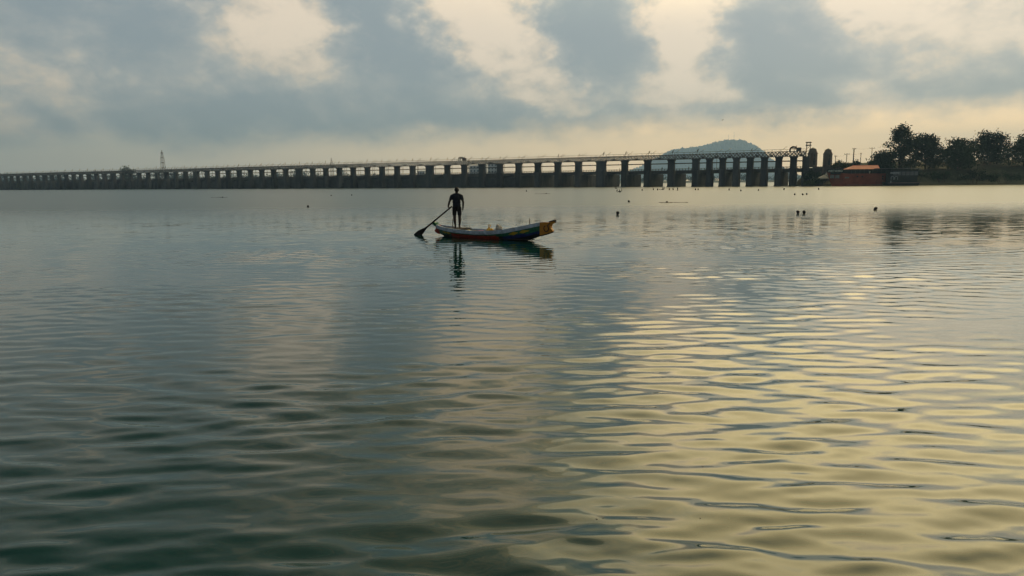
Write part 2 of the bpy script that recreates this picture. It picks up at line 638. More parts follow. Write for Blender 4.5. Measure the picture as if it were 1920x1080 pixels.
# wooded hill
def make_hill():
    Y0 = 6000.0
    prof = [(1150, 330), (1185, 319), (1200, 314), (1225, 301), (1245, 289), (1252, 285), (1262, 281), (1272, 279), (1290, 277.5), (1310, 274.5), (1330, 270),
            (1345, 266), (1360, 263), (1373, 262), (1386, 262.5), (1400, 266.5), (1412, 272), (1422, 281), (1432, 293), (1445, 305), (1462, 318), (1490, 335)]
    P = [at_depth(a, b, Y0) for a, b in prof]
    px = np.array([p.x for p in P])
    pz = np.array([p.z for p in P])
    xs = np.linspace(px[0], px[-1], 320)
    ys = np.linspace(Y0 - 700, Y0 + 800, 80)
    vs = []
    for y in ys:
        v = (y - Y0)
        fall = math.exp(-(v / (430 if v < 0 else 520)) ** 2)
        for x in xs:
            h = float(np.interp(x + 60 * fbm(x / 260, y / 260, 2) * (1 - fall), px, pz))
            tree = 20.0 * abs(fbm(x / 24, y / 24, 5, 3)) + 8 * fbm(x / 55, y / 55, 9)
            vs.append((x, y, max(h, 2) * fall + tree * min(1, h / 60) - 3.0 - 4.0 * (fall > .97)))
    n = len(xs)
    fs = [(j * n + i, j * n + i + 1, (j + 1) * n + i + 1, (j + 1) * n + i) for j in range(len(ys) - 1) for i in range(n - 1)]
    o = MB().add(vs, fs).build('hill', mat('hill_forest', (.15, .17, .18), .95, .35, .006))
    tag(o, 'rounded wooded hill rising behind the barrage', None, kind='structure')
    for k, (x, top) in enumerate(((1366, 252), (1376, 247))):
        a, b = at_depth(x, 264, Y0), at_depth(x, top, Y0)
        mb = MB()
        mb.tube([(0, 0, -12), (0, 0, b.z - a.z)], [1.8, .8], 5)
        for q in range(3):
            zz = (b.z - a.z) * (.35 + .25 * q)
            mb.box(-1.6, 1.6, -.5, .5, zz, zz + .7)
        mast = mb.build('radio_mast', mat('mast_steel', (.2, .2, .2), .6), loc=(a.x, Y0, a.z))
        tag(mast, ('shorter' if k == 0 else 'taller') + ' of the two thin radio masts on the wooded hilltop', 'mast', 'radio masts on the hill')


make_hill()

# ------------------------------------------------------------------ barrage
BX, BY, AX, AY = -308.76, 570.19, .85935, -.51139
BROT = math.atan2(AY, AX)
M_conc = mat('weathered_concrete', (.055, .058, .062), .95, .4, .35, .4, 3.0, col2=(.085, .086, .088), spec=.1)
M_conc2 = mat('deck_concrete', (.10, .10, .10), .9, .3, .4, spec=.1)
M_steel = mat('painted_steel', (.07, .075, .08), .6, .25, .8)
M_gate = mat('gate_steel', (.055, .06, .065), .7, .3, .6)
M_dark = mat('dark_steel', (.035, .035, .037), .6, .2, 1)


def bridge_pt(s, y, z):
    """s along the barrage, y behind its front face"""
    return Vector((BX + AX * s - AY * y, BY + AY * s + AX * y, z))


s_list = []   # right edge of each pier, its width, deep?
for i in range(-27, 39):
    e = sum(1 for j in (7, 16, 25, 34) if i >= j) - sum(1 for j in (-2, -11, -20) if i < j)
    wide = (i - 7) % 9 == 0
    s_list.append((i * 12.0 + 1.7 * e, 4.8 if wide else 3.1, True, i))
for k in range(1, 8):
    s_list.append((462.8 + 6.2 * k, 2.7, k % 2 == 0, 38 + k))
END_L = 508.65

barrage = tag(empty('barrage', (BX, BY, 0), BROT), 'long concrete barrage with many piers and a steel truss walkway across the river', 'dam')
pier_cache, col_cache = {}, {}
for (s, w, deep, i) in s_list:
    key = (w, deep)
    if key not in pier_cache:
        D = 21.0 if deep else 5.0
        mb = MB()
        q = w / 2 + .1
        mb.column([(-q, 0.1), (-q + .5, -.75), (q - .5, -.75), (q, 0.1), (q, 2.2), (-q, 2.2)], -2.0, 7.7)       # upstream nose
        a = w / 2 - .2
        mb.column([(-a, 2.2), (a, 2.2), (a, D), (a - .6, D + 1.2), (-a + .6, D + 1.2), (-a, D)], -2.0, 6.3)
        mb.column([(-q - .12, -.9), (q + .12, -.9), (q + .12, 2.3), (-q - .12, 2.3)], 7.7, 8.0)
        mb.column([(-q - .15, .0), (-q + .4, -1.0), (q - .4, -1.0), (q + .15, 0), (q + .15, 2.3), (-q - .15, 2.3)], -2.0, .45)
        pier_cache[key] = mb.mesh('pier', M_conc)
        mb = MB()
        c = w / 2
        mb.column([(-c, 0), (c, 0), (c, 2.1), (-c, 2.1)], 8.0, 12.2, .97)
        mb.column([(-c, 0), (c, 0), (c, 2.1), (-c, 2.1)], 12.2, 12.75, 1.18)
        mb.column([(-c * 1.2, -.2), (c * 1.2, -.2), (c * 1.2, 2.3), (-c * 1.2, 2.3)], 12.75, 13.0)
        mb.box(-.5, .5, -.05, 0.02, 8.6, 11.6)
        col_cache[key] = mb.mesh('hoist_column', M_conc)
    cx = s - w / 2
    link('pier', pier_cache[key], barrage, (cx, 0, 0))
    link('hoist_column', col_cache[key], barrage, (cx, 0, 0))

span_cache = {}


def span_meshes(op, pitch):
    key = (round(op, 2), round(pitch, 2))
    if key in span_cache:
        return span_cache[key]
    n = max(4, int(round(pitch / 1.5)))
    mt = MB()
    for y in (0.15, 1.95):
        mt.box(-pitch, 0, y - .09, y + .09, 13.0, 13.22)
        mt.box(-pitch, 0, y - .09, y + .09, 15.15, 15.38)
        for k in range(n):
            x0, x1 = -pitch * k / n, -pitch * (k + 1) / n
            lo, hi = (13.2, 15.2) if k % 2 else (15.2, 13.2)
            mt.tube([(x0, y, lo), (x1, y, hi)], .15, 4, cap=False)
            mt.tube([(x0, y, hi), (x1, y, lo)], .11, 4, cap=False)
            mt.box(x1 + .0, x1 + .12, y - .05, y + .05, 13.22, 15.15)
    mw = MB().box(-pitch, 0, 0.25, 1.85, 13.22, 13.3)
    mr = MB()
    for y in (0.12, 1.98):
        mr.box(-pitch, 0, y - .03, y + .03, 16.2, 16.26)
        for k in range(n // 2):
            mr.box(-pitch * (2 * k) / n - .06, -pitch * (2 * k) / n, y - .03, y + .03, 15.38, 16.2)
    mb = MB().box(-op - .05, .05, .7, 1.3, 10.85, 11.3)
    md = MB().box(-pitch, 0, 5.0, 14.0, 7.3, 7.95).box(-pitch, 0, 5.15, 6.0, 6.3, 7.3).box(-pitch, 0, 9, 9.8, 6.3, 7.3).box(-pitch, 0, 13, 13.8, 6.3, 7.3)
    mp = MB().box(-pitch, 0, 5.05, 5.2, 8.65, 8.8)
    for k in range(n):
        mp.box(-pitch * k / n - .35, -pitch * k / n - .1, 5.06, 5.19, 7.95, 8.65)
    mp.box(-pitch, 0, 5.07, 5.17, 8.25, 8.4)
    mg = MB().box(-op - .3, .3, 3.0, 3.3, -1.5, 5.6)
    for k in range(5):
        mg.box(-op - .2, .2, 2.75, 3.0, .3 + k * 1.15, .5 + k * 1.15)
    span_cache[key] = (mt.mesh('hoist_truss', M_steel), mw.mesh('walkway', M_dark), mr.mesh('walkway_railing', M_steel), mb.mesh('service_beam', M_dark),
                       md.mesh('road_deck', M_conc2), mp.mesh('road_railing', M_conc2), mg.mesh('sluice_gate', M_gate))
    return span_cache[key]


for k in range(1, len(s_list) + 1):
    s0 = s_list[k - 1][0]
    if k < len(s_list):
        s1, w, deep, i = s_list[k]
        e1 = s1 - w / 2
    else:
        s1, w, i = END_L + 2.7, 2.7, 99
        e1 = END_L + 1.3
    op = s1 - w - s0
    pitch = e1 - (s0 - s_list[k - 1][1] / 2)
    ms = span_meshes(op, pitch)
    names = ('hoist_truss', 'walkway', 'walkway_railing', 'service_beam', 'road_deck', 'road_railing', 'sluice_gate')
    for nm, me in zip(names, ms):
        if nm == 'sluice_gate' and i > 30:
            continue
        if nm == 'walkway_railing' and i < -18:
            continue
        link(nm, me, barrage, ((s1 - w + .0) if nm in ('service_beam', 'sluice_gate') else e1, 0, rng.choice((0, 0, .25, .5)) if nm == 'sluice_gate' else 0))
# raised hoist houses under the truss here and there
mh = MB().box(-.55, .55, .3, 1.8, 13.3, 14.1).box(-.35, .35, .12, .3, 13.45, 13.95).mesh('hoist_machine', M_dark)
for (s, w, deep, i) in s_list:
    if i < 38:
        link('hoist_machine', mh, barrage, (s + 4.6, 0, 0))
    else:
        link('hoist_machine', mh, barrage, (s + 1.7, 0, 0))
# abutment at the end of the barrage
mb = MB()
mb.column([(0, -1.0), (3.6, -1.0), (3.6, 22), (0, 22)], -2.0, 8.0)
mb.column([(0, 0), (2.7, 0), (2.7, 2.1), (0, 2.1)], 8.0, 13.0, 1.05)
mb.column([(3.6, 0), (8.0, 1.5), (8.0, 22), (3.6, 22)], -2.0, 7.8)
mb.build('abutment', M_conc, barrage, loc=(END_L, 0, 0))

# lamps and flags on the walkway
M_lamp = mat('lamp_steel', (.12, .12, .12), .5)
M_white = mat('lamp_white', (.6, .6, .58), .4, .1)


def make_lamp():
    root = tag(empty('street_lamp'), 'slim curved arm street lamp standing along the barrage roadway', 'street lamp', 'street lamps along the barrage')
    pts = [(0, 0, 0), (0, 0, 8.4)]
    for k in range(1, 6):
        t = k / 5
        pts.append((2.0 * math.sin(t * math.pi / 2), 0, 8.4 + 1.2 * (1 - math.cos(t * math.pi / 2) * 1) ** .7))
    MB().tube(pts, [.11] * 2 + [.07] * 5, 6).build('pole', M_lamp, root)
    MB().box(1.85, 2.75, -.16, .16, 9.5, 9.68).build('lamp_head', M_white, root)
    return root


def make_flag():
    root = tag(empty('flag'), '', 'flag', 'flags along the barrage')
    MB().tube([(0, 0, 0), (.75, 0, 2.3)], .05, 5).build('pole', M_lamp, root)
    vs, fs = [], []
    for a in range(6):
        for b in range(4):
            x = .70 - .11 * a + .03 * math.sin(b * 2 + a)
            vs.append((x - b * .06, .06 * math.sin(a * 1.7 + b), 2.25 - b * .34 - a * .12 * (1 + .15 * b)))
    for a in range(5):
        for b in range(3):
            fs.append((a * 4 + b, a * 4 + b + 1, a * 4 + b + 5, a * 4 + b + 4))
    cl = MB().add(vs, fs)
    cl.build('cloth', mat('flag_dark', (.03, .028, .026), .9), root)
    return root


lamp = make_lamp()
first = True
for (s, w, deep, i) in s_list:
    if i < -24 or (i > 38 and i % 2):
        continue
    for off, y in ((-1.5, 5.6), (5.0, 13.4)):
        if off == 5.0 and (i > 38 or i < 0):
            continue
        o = lamp if first else copy_tree(lamp)
        first = False
        o.location = bridge_pt(s + off, y, 7.95)
        o['label'] = 'slim curved arm street lamp on the ' + ('upstream' if y < 9 else 'downstream') + ' edge of the barrage roadway'
        o.rotation_euler = (0, 0, BROT + rng.uniform(-.05, .05))
M_fr = mat('flag_red', (.22, .02, .015), .9)
M_fy = mat('flag_olive', (.13, .10, .02), .9)
flag = make_flag()
first = True
FLAB = {0: ('black cloth flag on a leaning stick above the barrage walkway', None), 1: ('red cloth flag on a leaning stick above the barrage walkway', M_fr),
        2: ('olive yellow cloth flag on a leaning stick above the barrage walkway', M_fy)}
fm = {}
for (s, w, deep, i) in s_list:
    if i < -8 or (i > 38 and i not in (42, 45)):
        continue
    k = 1 if i in (27, 13, 22) else (2 if i % 3 == 0 else 0)
    o = flag if first else copy_tree(flag)
    first = False
    if FLAB[k][1]:
        for ch in o.children:
            if ch.name.startswith('cloth'):
                if k not in fm:
                    fm[k] = ch.data.copy()
                    fm[k].materials[0] = FLAB[k][1]
                ch.data = fm[k]
    o['label'] = FLAB[k][0]
    o.location = bridge_pt(s - 1.0, 0.1, 15.36)
    o.rotation_euler = (0, 0, BROT + rng.uniform(-.25, .25))
    sc = rng.uniform(.75, 1.15)
    o.scale = (sc, sc, sc)

# maintenance gantries on the walkway
def gantry(s, label, r):
    root = tag(empty('gantry_crane', bridge_pt(s, 1.05, 15.38), BROT), label, 'crane')
    for y in (-.9, .9):
        pts = [(-r, y, 0)] + [(-r * math.cos(t), y, .5 + r * 1.0 * math.sin(t)) for t in [math.pi * k / 10 for k in range(11)]] + [(r, y, 0)]
        MB().tube(pts, .22, 6).build('arch', M_dark, root)
    MB().box(-r * .7, r * .7, -.8, .8, r * .75, r * .75 + .45).build('hoist_box', M_dark, root)
    MB().box(r, r + 1.6, -.8, .8, .1, 1.5).build('control_cabin', M_dark, root)


sA = None
for (s, w, deep, i) in s_list:
    if i == 27:
        gantry(s - 3.6, 'small dark arched maintenance crane on the truss walkway above mid river', 1.5)
gantry(506.0 - 1.4, 'round drum shaped maintenance crane on the truss by the barrage end', 1.5)

# lookout mast with two platforms at the barrage end
root = tag(empty('lookout_tower', bridge_pt(END_L + 2.0, 1.2, 13.0), BROT), 'open steel lookout tower with two stacked platforms at the barrage end', 'tower')
mb = MB()
for x in (-.7, .7):
    for y in (-.7, .7):
        MB().tube([(x * 1.25, y, 0), (x, y, 5.75)], .09, 5).build('leg', M_lamp, root)
for k in range(3):
    z = .2 + k * 1.45
    mb.tube([(-.8, -.7, z), (.8, -.7, z + 1.45)], .05, 4)
    mb.tube([(.8, -.7, z), (-.8, -.7, z + 1.45)], .05, 4)
    mb.tube([(-.8, .7, z), (.8, .7, z + 1.45)], .05, 4)
mb.build('bracing', M_lamp, root)
MB().box(-1.05, 1.05, -1.0, 1.0, 4.55, 4.95).build('platform', M_dark, root)
MB().box(-1.1, 1.1, -1.05, 1.05, 5.75, 6.15).build('roof', M_dark, root)

# two stone towers at the road end
M_stone = mat('tower_stone', (.13, .105, .085), .9, .3, .8, .5, 2.0)


def stone_tower(px, label, w, ybase, ytop, Y):
    b, t = at_depth(px, ybase, Y), at_depth(px, ytop, Y)
    H = t.z - b.z
    root = tag(empty('stone_tower', (b.x, Y, b.z - .6)), label, 'tower', 'stone gate towers at the road end')
    a = w / 2
    oc = lambda r: [(r * math.cos(R(22.5 + 45 * k)) / math.cos(R(22.5)), r * math.sin(R(22.5 + 45 * k)) / math.cos(R(22.5))) for k in range(8)]
    mb = MB()
    mb.column(oc(a), 0, H * .66 + .6, .95)
    mb.column(oc(a * 1.06), H * .66 + .6, H * .69 + .6)
    mb.build('shaft', M_stone, root)
    mb = MB()
    mb.column(oc(a * .98), H * .69 + .6, H * .90 + .6, .66)
    mb.column(oc(a * .72), H * .90 + .6, H * .925 + .6)
    mb.build('shoulder', M_stone, root)
    MB().column(oc(a * .66), H * .925 + .6, H + .6, .25).build('cap_roof', M_dark, root)
    MB().box(-.5, .5, -a - .05, -a + .3, 1.0, 3.0).build('door', M_dark, root)
    for zz in (.32, .5):
        MB().box(-.22, .22, -a - .03, -a + .3, H * zz + .6, H * zz + 1.7).build('window', M_dark, root)


stone_tower(1522.5, 'brown eight sided stone tower touching the lookout end of the barrage', 3.9, 311, 277, 316)
stone_tower(1551, 'brown eight sided stone tower standing free beyond the first one', 3.7, 311, 278.5, 322)

# parapet wall on the road approach
p0, p1 = at_depth(1524, 313.5, 312), at_depth(1598, 314.5, 318)
mb = MB()
ln = (p1 - p0).length
mb.box(0, ln, -.2, .2, -6.2, .1)
wall = mb.build('retaining_wall', M_conc2, loc=(p0.x, p0.y, p0.z), rz=math.atan2(p1.y - p0.y, p1.x - p0.x))
tag(wall, 'pale concrete retaining wall running from the stone towers behind the boats', 'wall')
mc = MB().box(0, 2.2, -.3, .3, .1, .28).mesh('coping', M_conc)
for k in range(int(ln // 2.3)):
    link('coping', mc, wall, (k * 2.3 + .05, 0, 0))

# ------------------------------------------------------------------ trees
M_leaf = [mat('leaf_dark', (.016, .034, .018), .8, .45, .6, spec=.05), mat('leaf_mid', (.024, .046, .018), .8, .4, .6, spec=.05), mat('leaf_olive', (.05, .065, .018), .8, .4, .6, spec=.05)]
M_bark = mat('bark', (.06, .045, .032), .95, .3, 3)


def leaf_mesh(name, lobes, n, size, m, seed, droop=.0):
    g = np.random.default_rng(seed)
    vol = np.array([l[3] * l[4] * l[5] for l in lobes]) ** .8
    pick = g.choice(len(lobes), n, p=vol / vol.sum())
    L = np.array(lobes)[pick]
    u = g.normal(size=(n, 3))
    u /= np.linalg.norm(u, axis=1)[:, None]
    rad = g.random(n) ** .42
    # clumps: pull the leaves onto twig centres so that gaps stay open
    cen = L[:, :3] + u * rad[:, None] * L[:, 3:6]
    tw = cen[g.integers(0, n, n // 26)]
    near = tw[g.integers(0, len(tw), n)]
    cen = near + g.normal(size=(n, 3)) * (np.array([.8, .8, .55]) * size * 2.6)
    a = g.normal(size=(n, 3))
    a[:, 2] -= droop
    a /= np.linalg.norm(a, axis=1)[:, None]
    b = np.cross(a, g.normal(size=(n, 3)))
    b /= np.linalg.norm(b, axis=1)[:, None]
    s = size * (.6 + .8 * g.random(n))[:, None]
    v = np.stack([cen - a * s, cen + b * s * .42, cen + a * s, cen - b * s * .42], 1).reshape(-1, 3)
    f = np.arange(4 * n).reshape(n, 4)
    me = bpy.data.meshes.new(name)
    me.from_pydata(v.tolist(), [], f.tolist())
    me.materials.append(m)
    return me


def tree(name, label, base, H, spread, n, size, mi, seed, group=None, lean=0.0, lobes=None, trunk_frac=.4, cat='tree'):
    g = random.Random(seed)
    root = tag(empty(name, base), label, cat, group)
    if lobes is None:
        lobes = []
        for k in range(15):
            q = (k + g.random()) / 15
            a = k * 2.4 + g.uniform(-.4, .4)
            prof_ = math.sin(min(1, .18 + .82 * q) * math.pi) ** .55
            r = spread * g.uniform(.25, .66) * prof_
            z = H * (trunk_frac + .08 + (.80 - trunk_frac) * q)
            w_ = spread * g.uniform(.26, .42)
            lobes.append((r * math.cos(a) + lean * z, r * math.sin(a), z, w_, w_, w_ * .75))
        lobes.append((lean * H, 0, H * .88, spread * .36, spread * .36, H * .11))
    mb = MB()
    r0 = max(.12, H * .022)
    top = (lean * H * .6, 0, H * .62)
    mb.tube([(0, 0, -1.5), (lean * H * .15, .1, H * .2), (lean * H * .35, 0, H * .4), top], [r0 * 1.35, r0, r0 * .75, r0 * .4], 7)
    for l in lobes[:7]:
        st = Vector((lean * H * .3, 0, H * g.uniform(.25, .42)))
        en = Vector(l[:3])
        mid = st.lerp(en, .5) + Vector((0, 0, -H * .03))
        mb.tube([st, mid, en], [r0 * .5, r0 * .32, r0 * .12], 5)
    mb.build('trunk', M_bark, root, smooth=True)
    cr = link('crown', leaf_mesh('crown', lobes, n, size, M_leaf[mi], seed), root)
    cr['kind'] = 'stuff'
    return root


def gz(x, y):
    return bank_h(x, y)


def bank_tree(px, ytop, Y, spread_px, n, size, mi, seed, label, name='bank_tree', group=None, lobes_px=None, lean=0.0, trunk_frac=.08, cat='tree'):
    t = at_depth(px, ytop, Y)
    z0 = gz(t.x, Y)
    sp = spread_px * Y / FPX
    return tree(name, label, (t.x, Y, z0), t.z - z0, sp, n, size, mi, seed, group, lean, None, trunk_frac, cat)


# big trees on the right bank
bank_tree(1692, 234, 318, 34, 5200, .55, 0, 21, 'tallest broad dark tree rising over the moored boats', lean=.02)
bank_tree(1655, 283, 312, 26, 4200, .5, 0, 22, 'low spreading dark tree behind the orange roofed boat', trunk_frac=.15)
bank_tree(1740, 252, 330, 44, 5200, .6, 0, 23, 'wide dark tree just beyond the tallest tree', group=None)
bank_tree(1800, 262, 322, 40, 4600, .6, 1, 24, 'rounded mid green tree on the bank past the boats')
bank_tree(1862, 248, 330, 46, 4600, .6, 0, 25, 'full dark tree closing the row of bank trees')
bank_tree(1925, 258, 318, 46, 4200, .6, 1, 26, 'last leafy tree along the shore')
bank_tree(1634, 297, 312, 8, 700, .4, 2, 27, 'thin sparse olive sapling beside the dark spreading tree', name='sapling')
bank_tree(1606, 301, 313, 8, 900, .4, 0, 28, 'small dark bushy tree at the foot of the tall pole', name='small_tree', trunk_frac=.1)
# shrubs: sprays of upright leafy stems
def shrub(px, ytop, Y, w_px, n, mi, seed, label, ybase=None):
    t = at_depth(px, ytop, Y)
    z0 = gz(t.x, Y)
    if ybase:
        z0 = at_depth(px, ybase, Y).z
    H = max(.8, t.z - z0)
    W = w_px * Y / FPX
    g = random.Random(seed)
    root = tag(empty('shrub', (t.x, Y, z0)), label, 'shrub', None)
    mb = MB()
    lobes = []
    for k in range(8):
        x, y = g.uniform(-W, W), g.uniform(-1.2, 1.2)
        hh = H * g.uniform(.55, 1.0) * (1 - .35 * abs(x) / W)
        mb.tube([(x * .4, y * .3, -.5), (x * .8, y, hh * .6), (x * 1.05, y, hh * .97)], [.09, .06, .02], 5)
        lobes.append((x, y, hh * .62, W * .30, 1.0, hh * .36))
    mb.build('stem', M_bark, root)
    cr = link('foliage', leaf_mesh('foliage', lobes, n, .3, M_leaf[mi], seed), root)
    cr['kind'] = 'stuff'


shrub(1577, 298, 314, 13, 1500, 2, 31, 'feathery olive green shrub behind the retaining wall', 316)
shrub(1592, 304, 315, 9, 900, 1, 32, 'low green shrub near the thin pole', 316)
shrub(1520, 316, 304, 13, 1500, 0, 33, 'dense dark green shrub against the barrage abutment', 344)
shrub(1536, 318, 304, 12, 1300, 0, 34, 'dark green shrub in front of the retaining wall', 342)
shrub(1528, 331, 301, 11, 900, 1, 35, 'low mid green shrub at the water edge by the tents', 346)
shrub(1517, 337, 301, 9, 700, 2, 36, 'olive scrub at the water line under the abutment', 347)
shrub(1640, 303, 310, 12, 1100, 1, 37, 'soft green shrub below the dark spreading tree', 316)
shrub(1668, 304, 308, 14, 1200, 0, 38, 'dark shrub under the tallest tree', 318)
shrub(1720, 312, 306, 22, 1500, 0, 39, 'broad dark shrub past the second boat', 338)
shrub(1770, 315, 300, 22, 1500, 1, 40, 'mid green thicket on the shore past the boats', 340)
shrub(1825, 312, 298, 26, 1600, 0, 41, 'dark thicket between two bank trees', 342)
shrub(1885, 314, 296, 26, 1600, 1, 42, 'leafy thicket at the end of the shore', 342)

# trees on the far left bank, seen over the barrage
far_g = 'trees on the bank at the far end of the barrage'
g = random.Random(5)
for k, px in enumerate((244, 234)):
    Y = 800 + g.uniform(-15, 25)
    top = at_depth(px, 352 - .0085 * (px - 0) - (37 + g.uniform(-2, 2) if k else 34), Y)
    tree('far_tree', 'hazy dark tree rising over the far end of the barrage near the lattice tower', (top.x, Y, 3.0), top.z - 3.0, 6.5, 900, .9, k % 2, 60 + k, far_g, trunk_frac=.1)

# woods on the far shore: one hazy mass
def far_wood(name, x0, x1, Y, hmin, hmax, label, seed):
    g = np.random.default_rng(seed)
    lobes = []
    x = x0
    while x < x1:
        h = hmin + (hmax - hmin) * (g.random() ** 1.6)
        h += 16 * max(0.0, min(1.0, (-90 - x) / 300)) * (.5 + .65 * g.random())
        w = 6 + 7 * g.random()
        lobes.append((x, Y + g.uniform(-25, 25), 3 + h * .55, w, w, h * .45))
        x += w * .9
    n = len(lobes) * 85
    o = link(name, leaf_mesh(name, lobes, n, 1.9, M_leaf[0], seed))
    tag(o, label, 'wood', kind='stuff')


far_wood('far_woods', -1100, 1100, FAR_Y + 45, 6, 15, 'low hazy line of trees on the shore beyond the barrage', 3)
far_wood('distant_woods', -1500, 1700, 2100, 8, 17, 'faint second tree line far beyond the river', 4)

# pale riverside buildings beyond the barrage
M_bld = mat('pale_wall', (.42, .43, .44), .8, .15, .1)
M_pane = mat('window_glass', (.04, .05, .06), .2, .1, 1)


def building(px0, px1, ytop, Y, floors, label, dep=16.0):
    a, b = at_depth(px0, ytop, Y), at_depth(px1, ytop, Y)
    H = a.z - 3
    W = b.x - a.x
    root = tag(empty('riverside_building', (a.x, Y, 3.0)), label, 'building')
    MB().box(0, W, 0, dep, -2, H).build('wall', M_bld, root)
    MB().box(-.4, W + .4, -.4, dep + .4, H, H + .6).build('roof', M_conc2, root)
    nw = max(3, int(W / 4))
    fh = H / floors
    me = MB().box(-.9, .9, -.06, .2, 0, fh * .5).mesh('window', M_pane)
    sl = MB().box(-1.1, 1.1, -.3, 0.0, -.2, -.02).mesh('sill', M_conc2)
    for f in range(floors):
        for k in range(nw):
            w = link('window', me, root, (W * (k + .5) / nw, 0, fh * f + fh * .3))
            link('sill', sl, w)


building(880, 912, 311, 960, 5, 'pale flat roofed building seen through the middle bays of the barrage')
building(914, 938, 307, 980, 6, 'taller pale block beside the flat roofed building beyond the barrage')
building(782, 796, 321, 1150, 3, 'small pale house among trees beyond the barrage')

# transmission tower and mast
def pylon(px, ytop, Y, label, w, arms):
    t = at_depth(px, ytop, Y)
    H = t.z - 3
    root = tag(empty('transmission_tower', (t.x, Y, 3.0)), label, 'pylon')
    ms = mat('pylon_steel', (.17, .12, .11), .6)
    top = .12
    for x in (-1, 1):
        for y in (-1, 1):
            MB().tube([(x * w, y * w, -2), (x * w * .72, y * w * .72, H * .74), (x * w * top, y * w * top, H)], [.22, .2, .12], 5).build('leg', ms, root)
    mb = MB()
    n = 12
    for k in range(n):
        z0, z1 = H * .92 * k / n, H * .92 * (k + 1) / n
        f = lambda z: w * (1 - .28 * z / (H * .74)) if z < H * .74 else w * (.72 - .60 * (z - H * .74) / (H * .26))
        for y in (-1, 1):
            mb.tube([(-f(z0), y * f(z0), z0), (f(z1), y * f(z1), z1)], .09, 4)
            mb.tube([(f(z0), y * f(z0), z0), (-f(z1), y * f(z1), z1)], .09, 4)
    mb.build('lattice', ms, root)
    for k in range(arms):
        z = H * (.50 + .14 * k)
        MB().prism([(-w * 1.0, z), (w * 1.0, z), (w * .3, z + 1.1), (-w * .3, z + 1.1)], -.25, .25).build('cross_arm', ms, root)


pylon(303, 282, 900, 'tall reddish steel lattice transmission tower beyond the far end of the barrage', 2.4, 4)
pylon(621, 296, 1300, 'thin distant lattice mast behind the barrage truss', 2.4, 2)

# utility poles and wires on the right bank
poles = []


def utility_pole(px, ytop, Y, label, arm=1.2, thick=.13, extra=False):
    t = at_depth(px, ytop, Y)
    z0 = gz(t.x, Y)
    H = t.z - z0
    root = tag(empty('utility_pole', (t.x, Y, z0)), label, 'utility pole')
    MB().tube([(0, 0, -1), (0, 0, H)], [thick * 1.3, thick], 6).build('pole', M_lamp, root)
    MB().box(-arm, arm, -.08, .08, H - .35, H - .2).build('cross_arm', M_lamp, root)
    for x in (-arm * .9, 0.05, arm * .9):
        MB().tube([(x, 0, H - .2), (x, 0, H + .15)], [.07, .05], 6).build('insulator', M_lamp, root)
    poles.append((t.x, Y, t.z))


utility_pole(1567, 292, 316, 'short utility pole beside the feathery olive shrub', .5)
utility_pole(1588, 288, 322, 'thin bare utility pole between the olive shrub and the bushy pole')
utility_pole(1601.5, 278, 313, 'thick dark utility pole rising from the small bushy tree', .9, .22)
utility_pole(1614.5, 287, 320, 'slim utility pole next to the thick dark pole', .35)
utility_pole(1635.5, 277, 324, 'tall utility pole with a cross arm behind the spreading tree')
M_wire = mat('wire', (.05, .05, .05), .6)


def wire(a, b, dz, label):
    a, b = Vector(a) + Vector((0, 0, dz)), Vector(b) + Vector((0, 0, dz))
    pts = []
    for k in range(9):
        t = k / 8
        p = a.lerp(b, t)
        p.z -= .5 * 4 * t * (1 - t)
        pts.append(p)
    o = MB().tube(pts, .025, 4).build('power_line', M_wire)
    tag(o, label, 'cable')


wire(poles[2], poles[4], 0, 'upper thin power line between the two tallest utility poles')
wire(poles[1], poles[3], -.1, 'lower thin power line between the two slim utility poles')
wire(poles[0], poles[1], -.1, 'thin power line from the short pole to the bare pole')

# ------------------------------------------------------------------ moored boats and tents
M_red = mat('hull_red', (.26, .058, .030), .65, .3, .5, .2, 4.0)
M_roof = mat('roof_orange', (.62, .21, .115), .7, .18, .6)
M_black = mat('deck_dark', (.022, .025, .026), .8, .3, .5)
M_let = mat('lettering_pale', (.62, .68, .58), .6, .05)
M_canvas = mat('tent_canvas', (.42, .38, .30), .9, .15, .6)


def text_mesh(txt, size, m, name='lettering', extrude=.02):
    cu = bpy.data.curves.new('t', 'FONT')
    cu.body = txt
    cu.size = size
    cu.extrude = extrude
    cu.align_x = 'LEFT'
    ob = bpy.data.objects.new('t', cu)
    C.objects.link(ob)
    dg = bpy.context.evaluated_depsgraph_get()
    me = bpy.data.meshes.new_from_object(ob.evaluated_get(dg))
    bpy.data.objects.remove(ob)
    me.materials.clear()
    me.materials.append(m)
    me.name = name
    me.transform(Matrix.Rotation(R(90), 4, 'X'))
    return me


